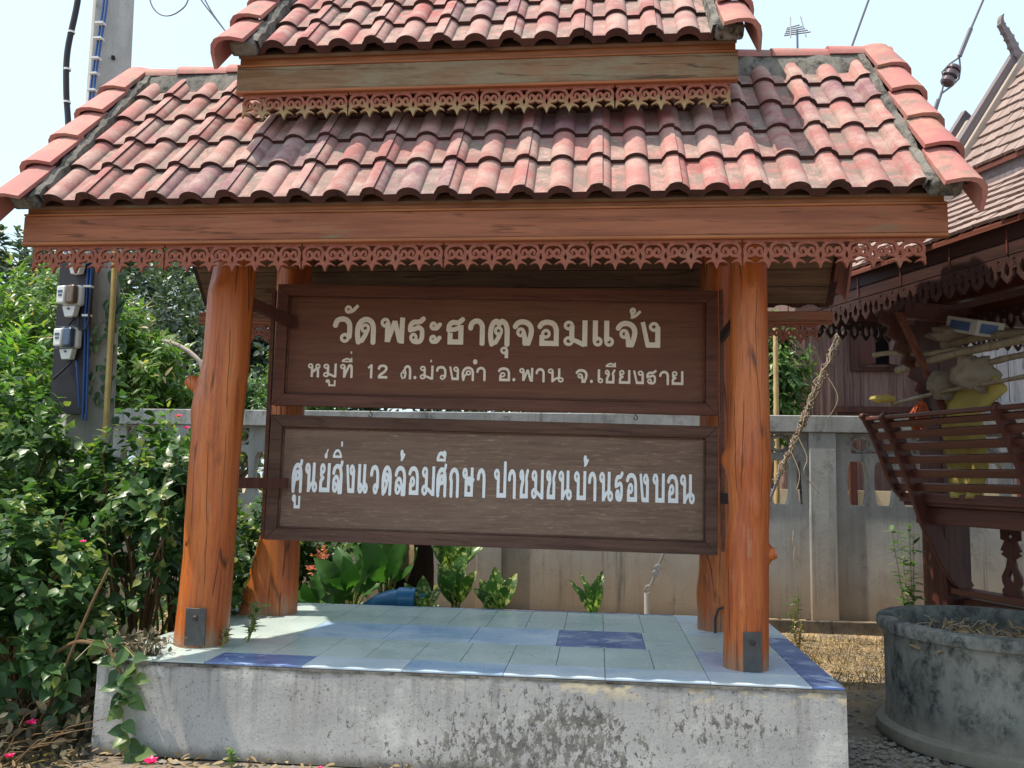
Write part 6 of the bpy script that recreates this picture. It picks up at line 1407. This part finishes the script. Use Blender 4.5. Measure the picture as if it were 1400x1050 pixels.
mkbush('dark tangle of shrubs behind the back left post at the wall side', [((-2.85, 7.5, .62), (.5, .5, .72), 220)], 'heart', 'leaf_boug', 9, .10, .16, 0, ((-2.85, 7.5, 0), 14, .012, 'stem'), None, 'leafy_shrub', 'shrub')
n = 150; c0 = np.array([[-2.36, 7.25, .82], [-2.38, 7.22, .70], [-2.05, 7.4, 1.02], [-2.22, 7.4, 1.0], [-1.9, 7.5, 1.03]]); ix = rng.integers(0, 5, n); pos = c0[ix] + rng.normal(0, .03, (n, 3))
A_, P_ = frames(pos, rng.normal(0, 1, (n, 3)), rng.normal(0, .5, (n, 3)) + (0, -.5, .6), rng.uniform(.03, .06, n)); part('flower_heads', leaves_mesh('flower_heads', leaf_tpl('oval'), A_, P_, 'petal_pink', rng.random(n)), None, cb_, kind='stuff')
st_ = thing('tree_stump', 'dark ragged palm stump with a hanging dead leaf behind the blue pipe', 'stump', (-1.68, 7.7, 0))
g = G(); V = []; F = []; k_ = 26
for j in range(16):
    z = 1.4 * j / 15
    for i in range(k_): q = 2 * math.pi * i / k_; r_ = (.23 - .03 * z) * (1 + .16 * noise.noise(Vector((math.cos(q) * 4, math.sin(q) * 4, z * 2)))); V.append((-1.68 + r_ * math.cos(q), 7.7 + r_ * math.sin(q), z))
for j in range(15):
    for i in range(k_): F.append((j * k_ + i, j * k_ + (i + 1) % k_, (j + 1) * k_ + (i + 1) % k_, (j + 1) * k_ + i))
part('stump_body', g.add(V, F), 'stump', st_); part('dead_leaf', broad_leaf(.42, .07, .3, .3, 'leaf_dry'), None, st_, Matrix(((.1, 1, 0, -1.64), (-.25, 0, -1, 7.44), (-.95, 0, .2, 1.02), (0, 0, 0, 1))))
pi = thing('blue_pipe', 'blue plastic pipe elbow with collar behind the platform', 'pipe', (-1.6, 7.0, 0))
part('pipe', G().tube([(-1.98, 6.98, .33), (-1.86, 6.98, .44), (-1.76, 6.98, .50), (-1.66, 6.98, .525), (-1.60, 6.98, .53)], [.045, .052, .062, .072, .074], 20), 'blue_pvc', pi)
part('collar', G().lathe([(.0, 0), (.080, 0), (.088, .008), (.088, .135), (.082, .145), (0, .145)], 24, 0, T(-1.61, 6.98, .53, 0, 0, R(90))), 'blue_pvc', pi)
part('down_pipe', G().tube([(-1.445, 7.03, .56), (-1.445, 7.03, .0)], .06, 16), 'blue_pvc', pi)
# low ground cover behind the platform and beyond the wall
pos, nn = [], 2600
px = rng.uniform(-6, .2, nn); py = rng.uniform(6.95, 8.8, nn); px[nn // 2:] = rng.uniform(-9, -1.8, nn // 2); pos = np.stack([px, py, rng.random(nn) * .35 * np.clip((-.2 - px) / 1.5, .05, 1)], 1)
A_, P_ = frames(pos, rng.normal(0, 1, (nn, 3)) + (0, 0, .5), rng.normal(0, .5, (nn, 3)) + (0, 0, 1), rng.uniform(.05, .12, nn)); link('ground_cover', leaves_mesh('ground_cover', leaf_tpl('oval'), A_, P_, 'leaf_boug', rng.random(nn)))['kind'] = 'stuff'
n = 5200; pos = np.stack([rng.uniform(-16, -3.5, n), rng.uniform(10.5, 17, n), rng.random(n) ** .8 * 2.3], 1)
A_, P_ = frames(pos, rng.normal(0, 1, (n, 3)), rng.normal(0, .5, (n, 3)) + (0, -.2, 1), rng.uniform(.12, .3, n)); link('undergrowth', leaves_mesh('undergrowth', leaf_tpl('oval'), A_, P_, 'leaf_hazy', rng.random(n)))['kind'] = 'stuff'
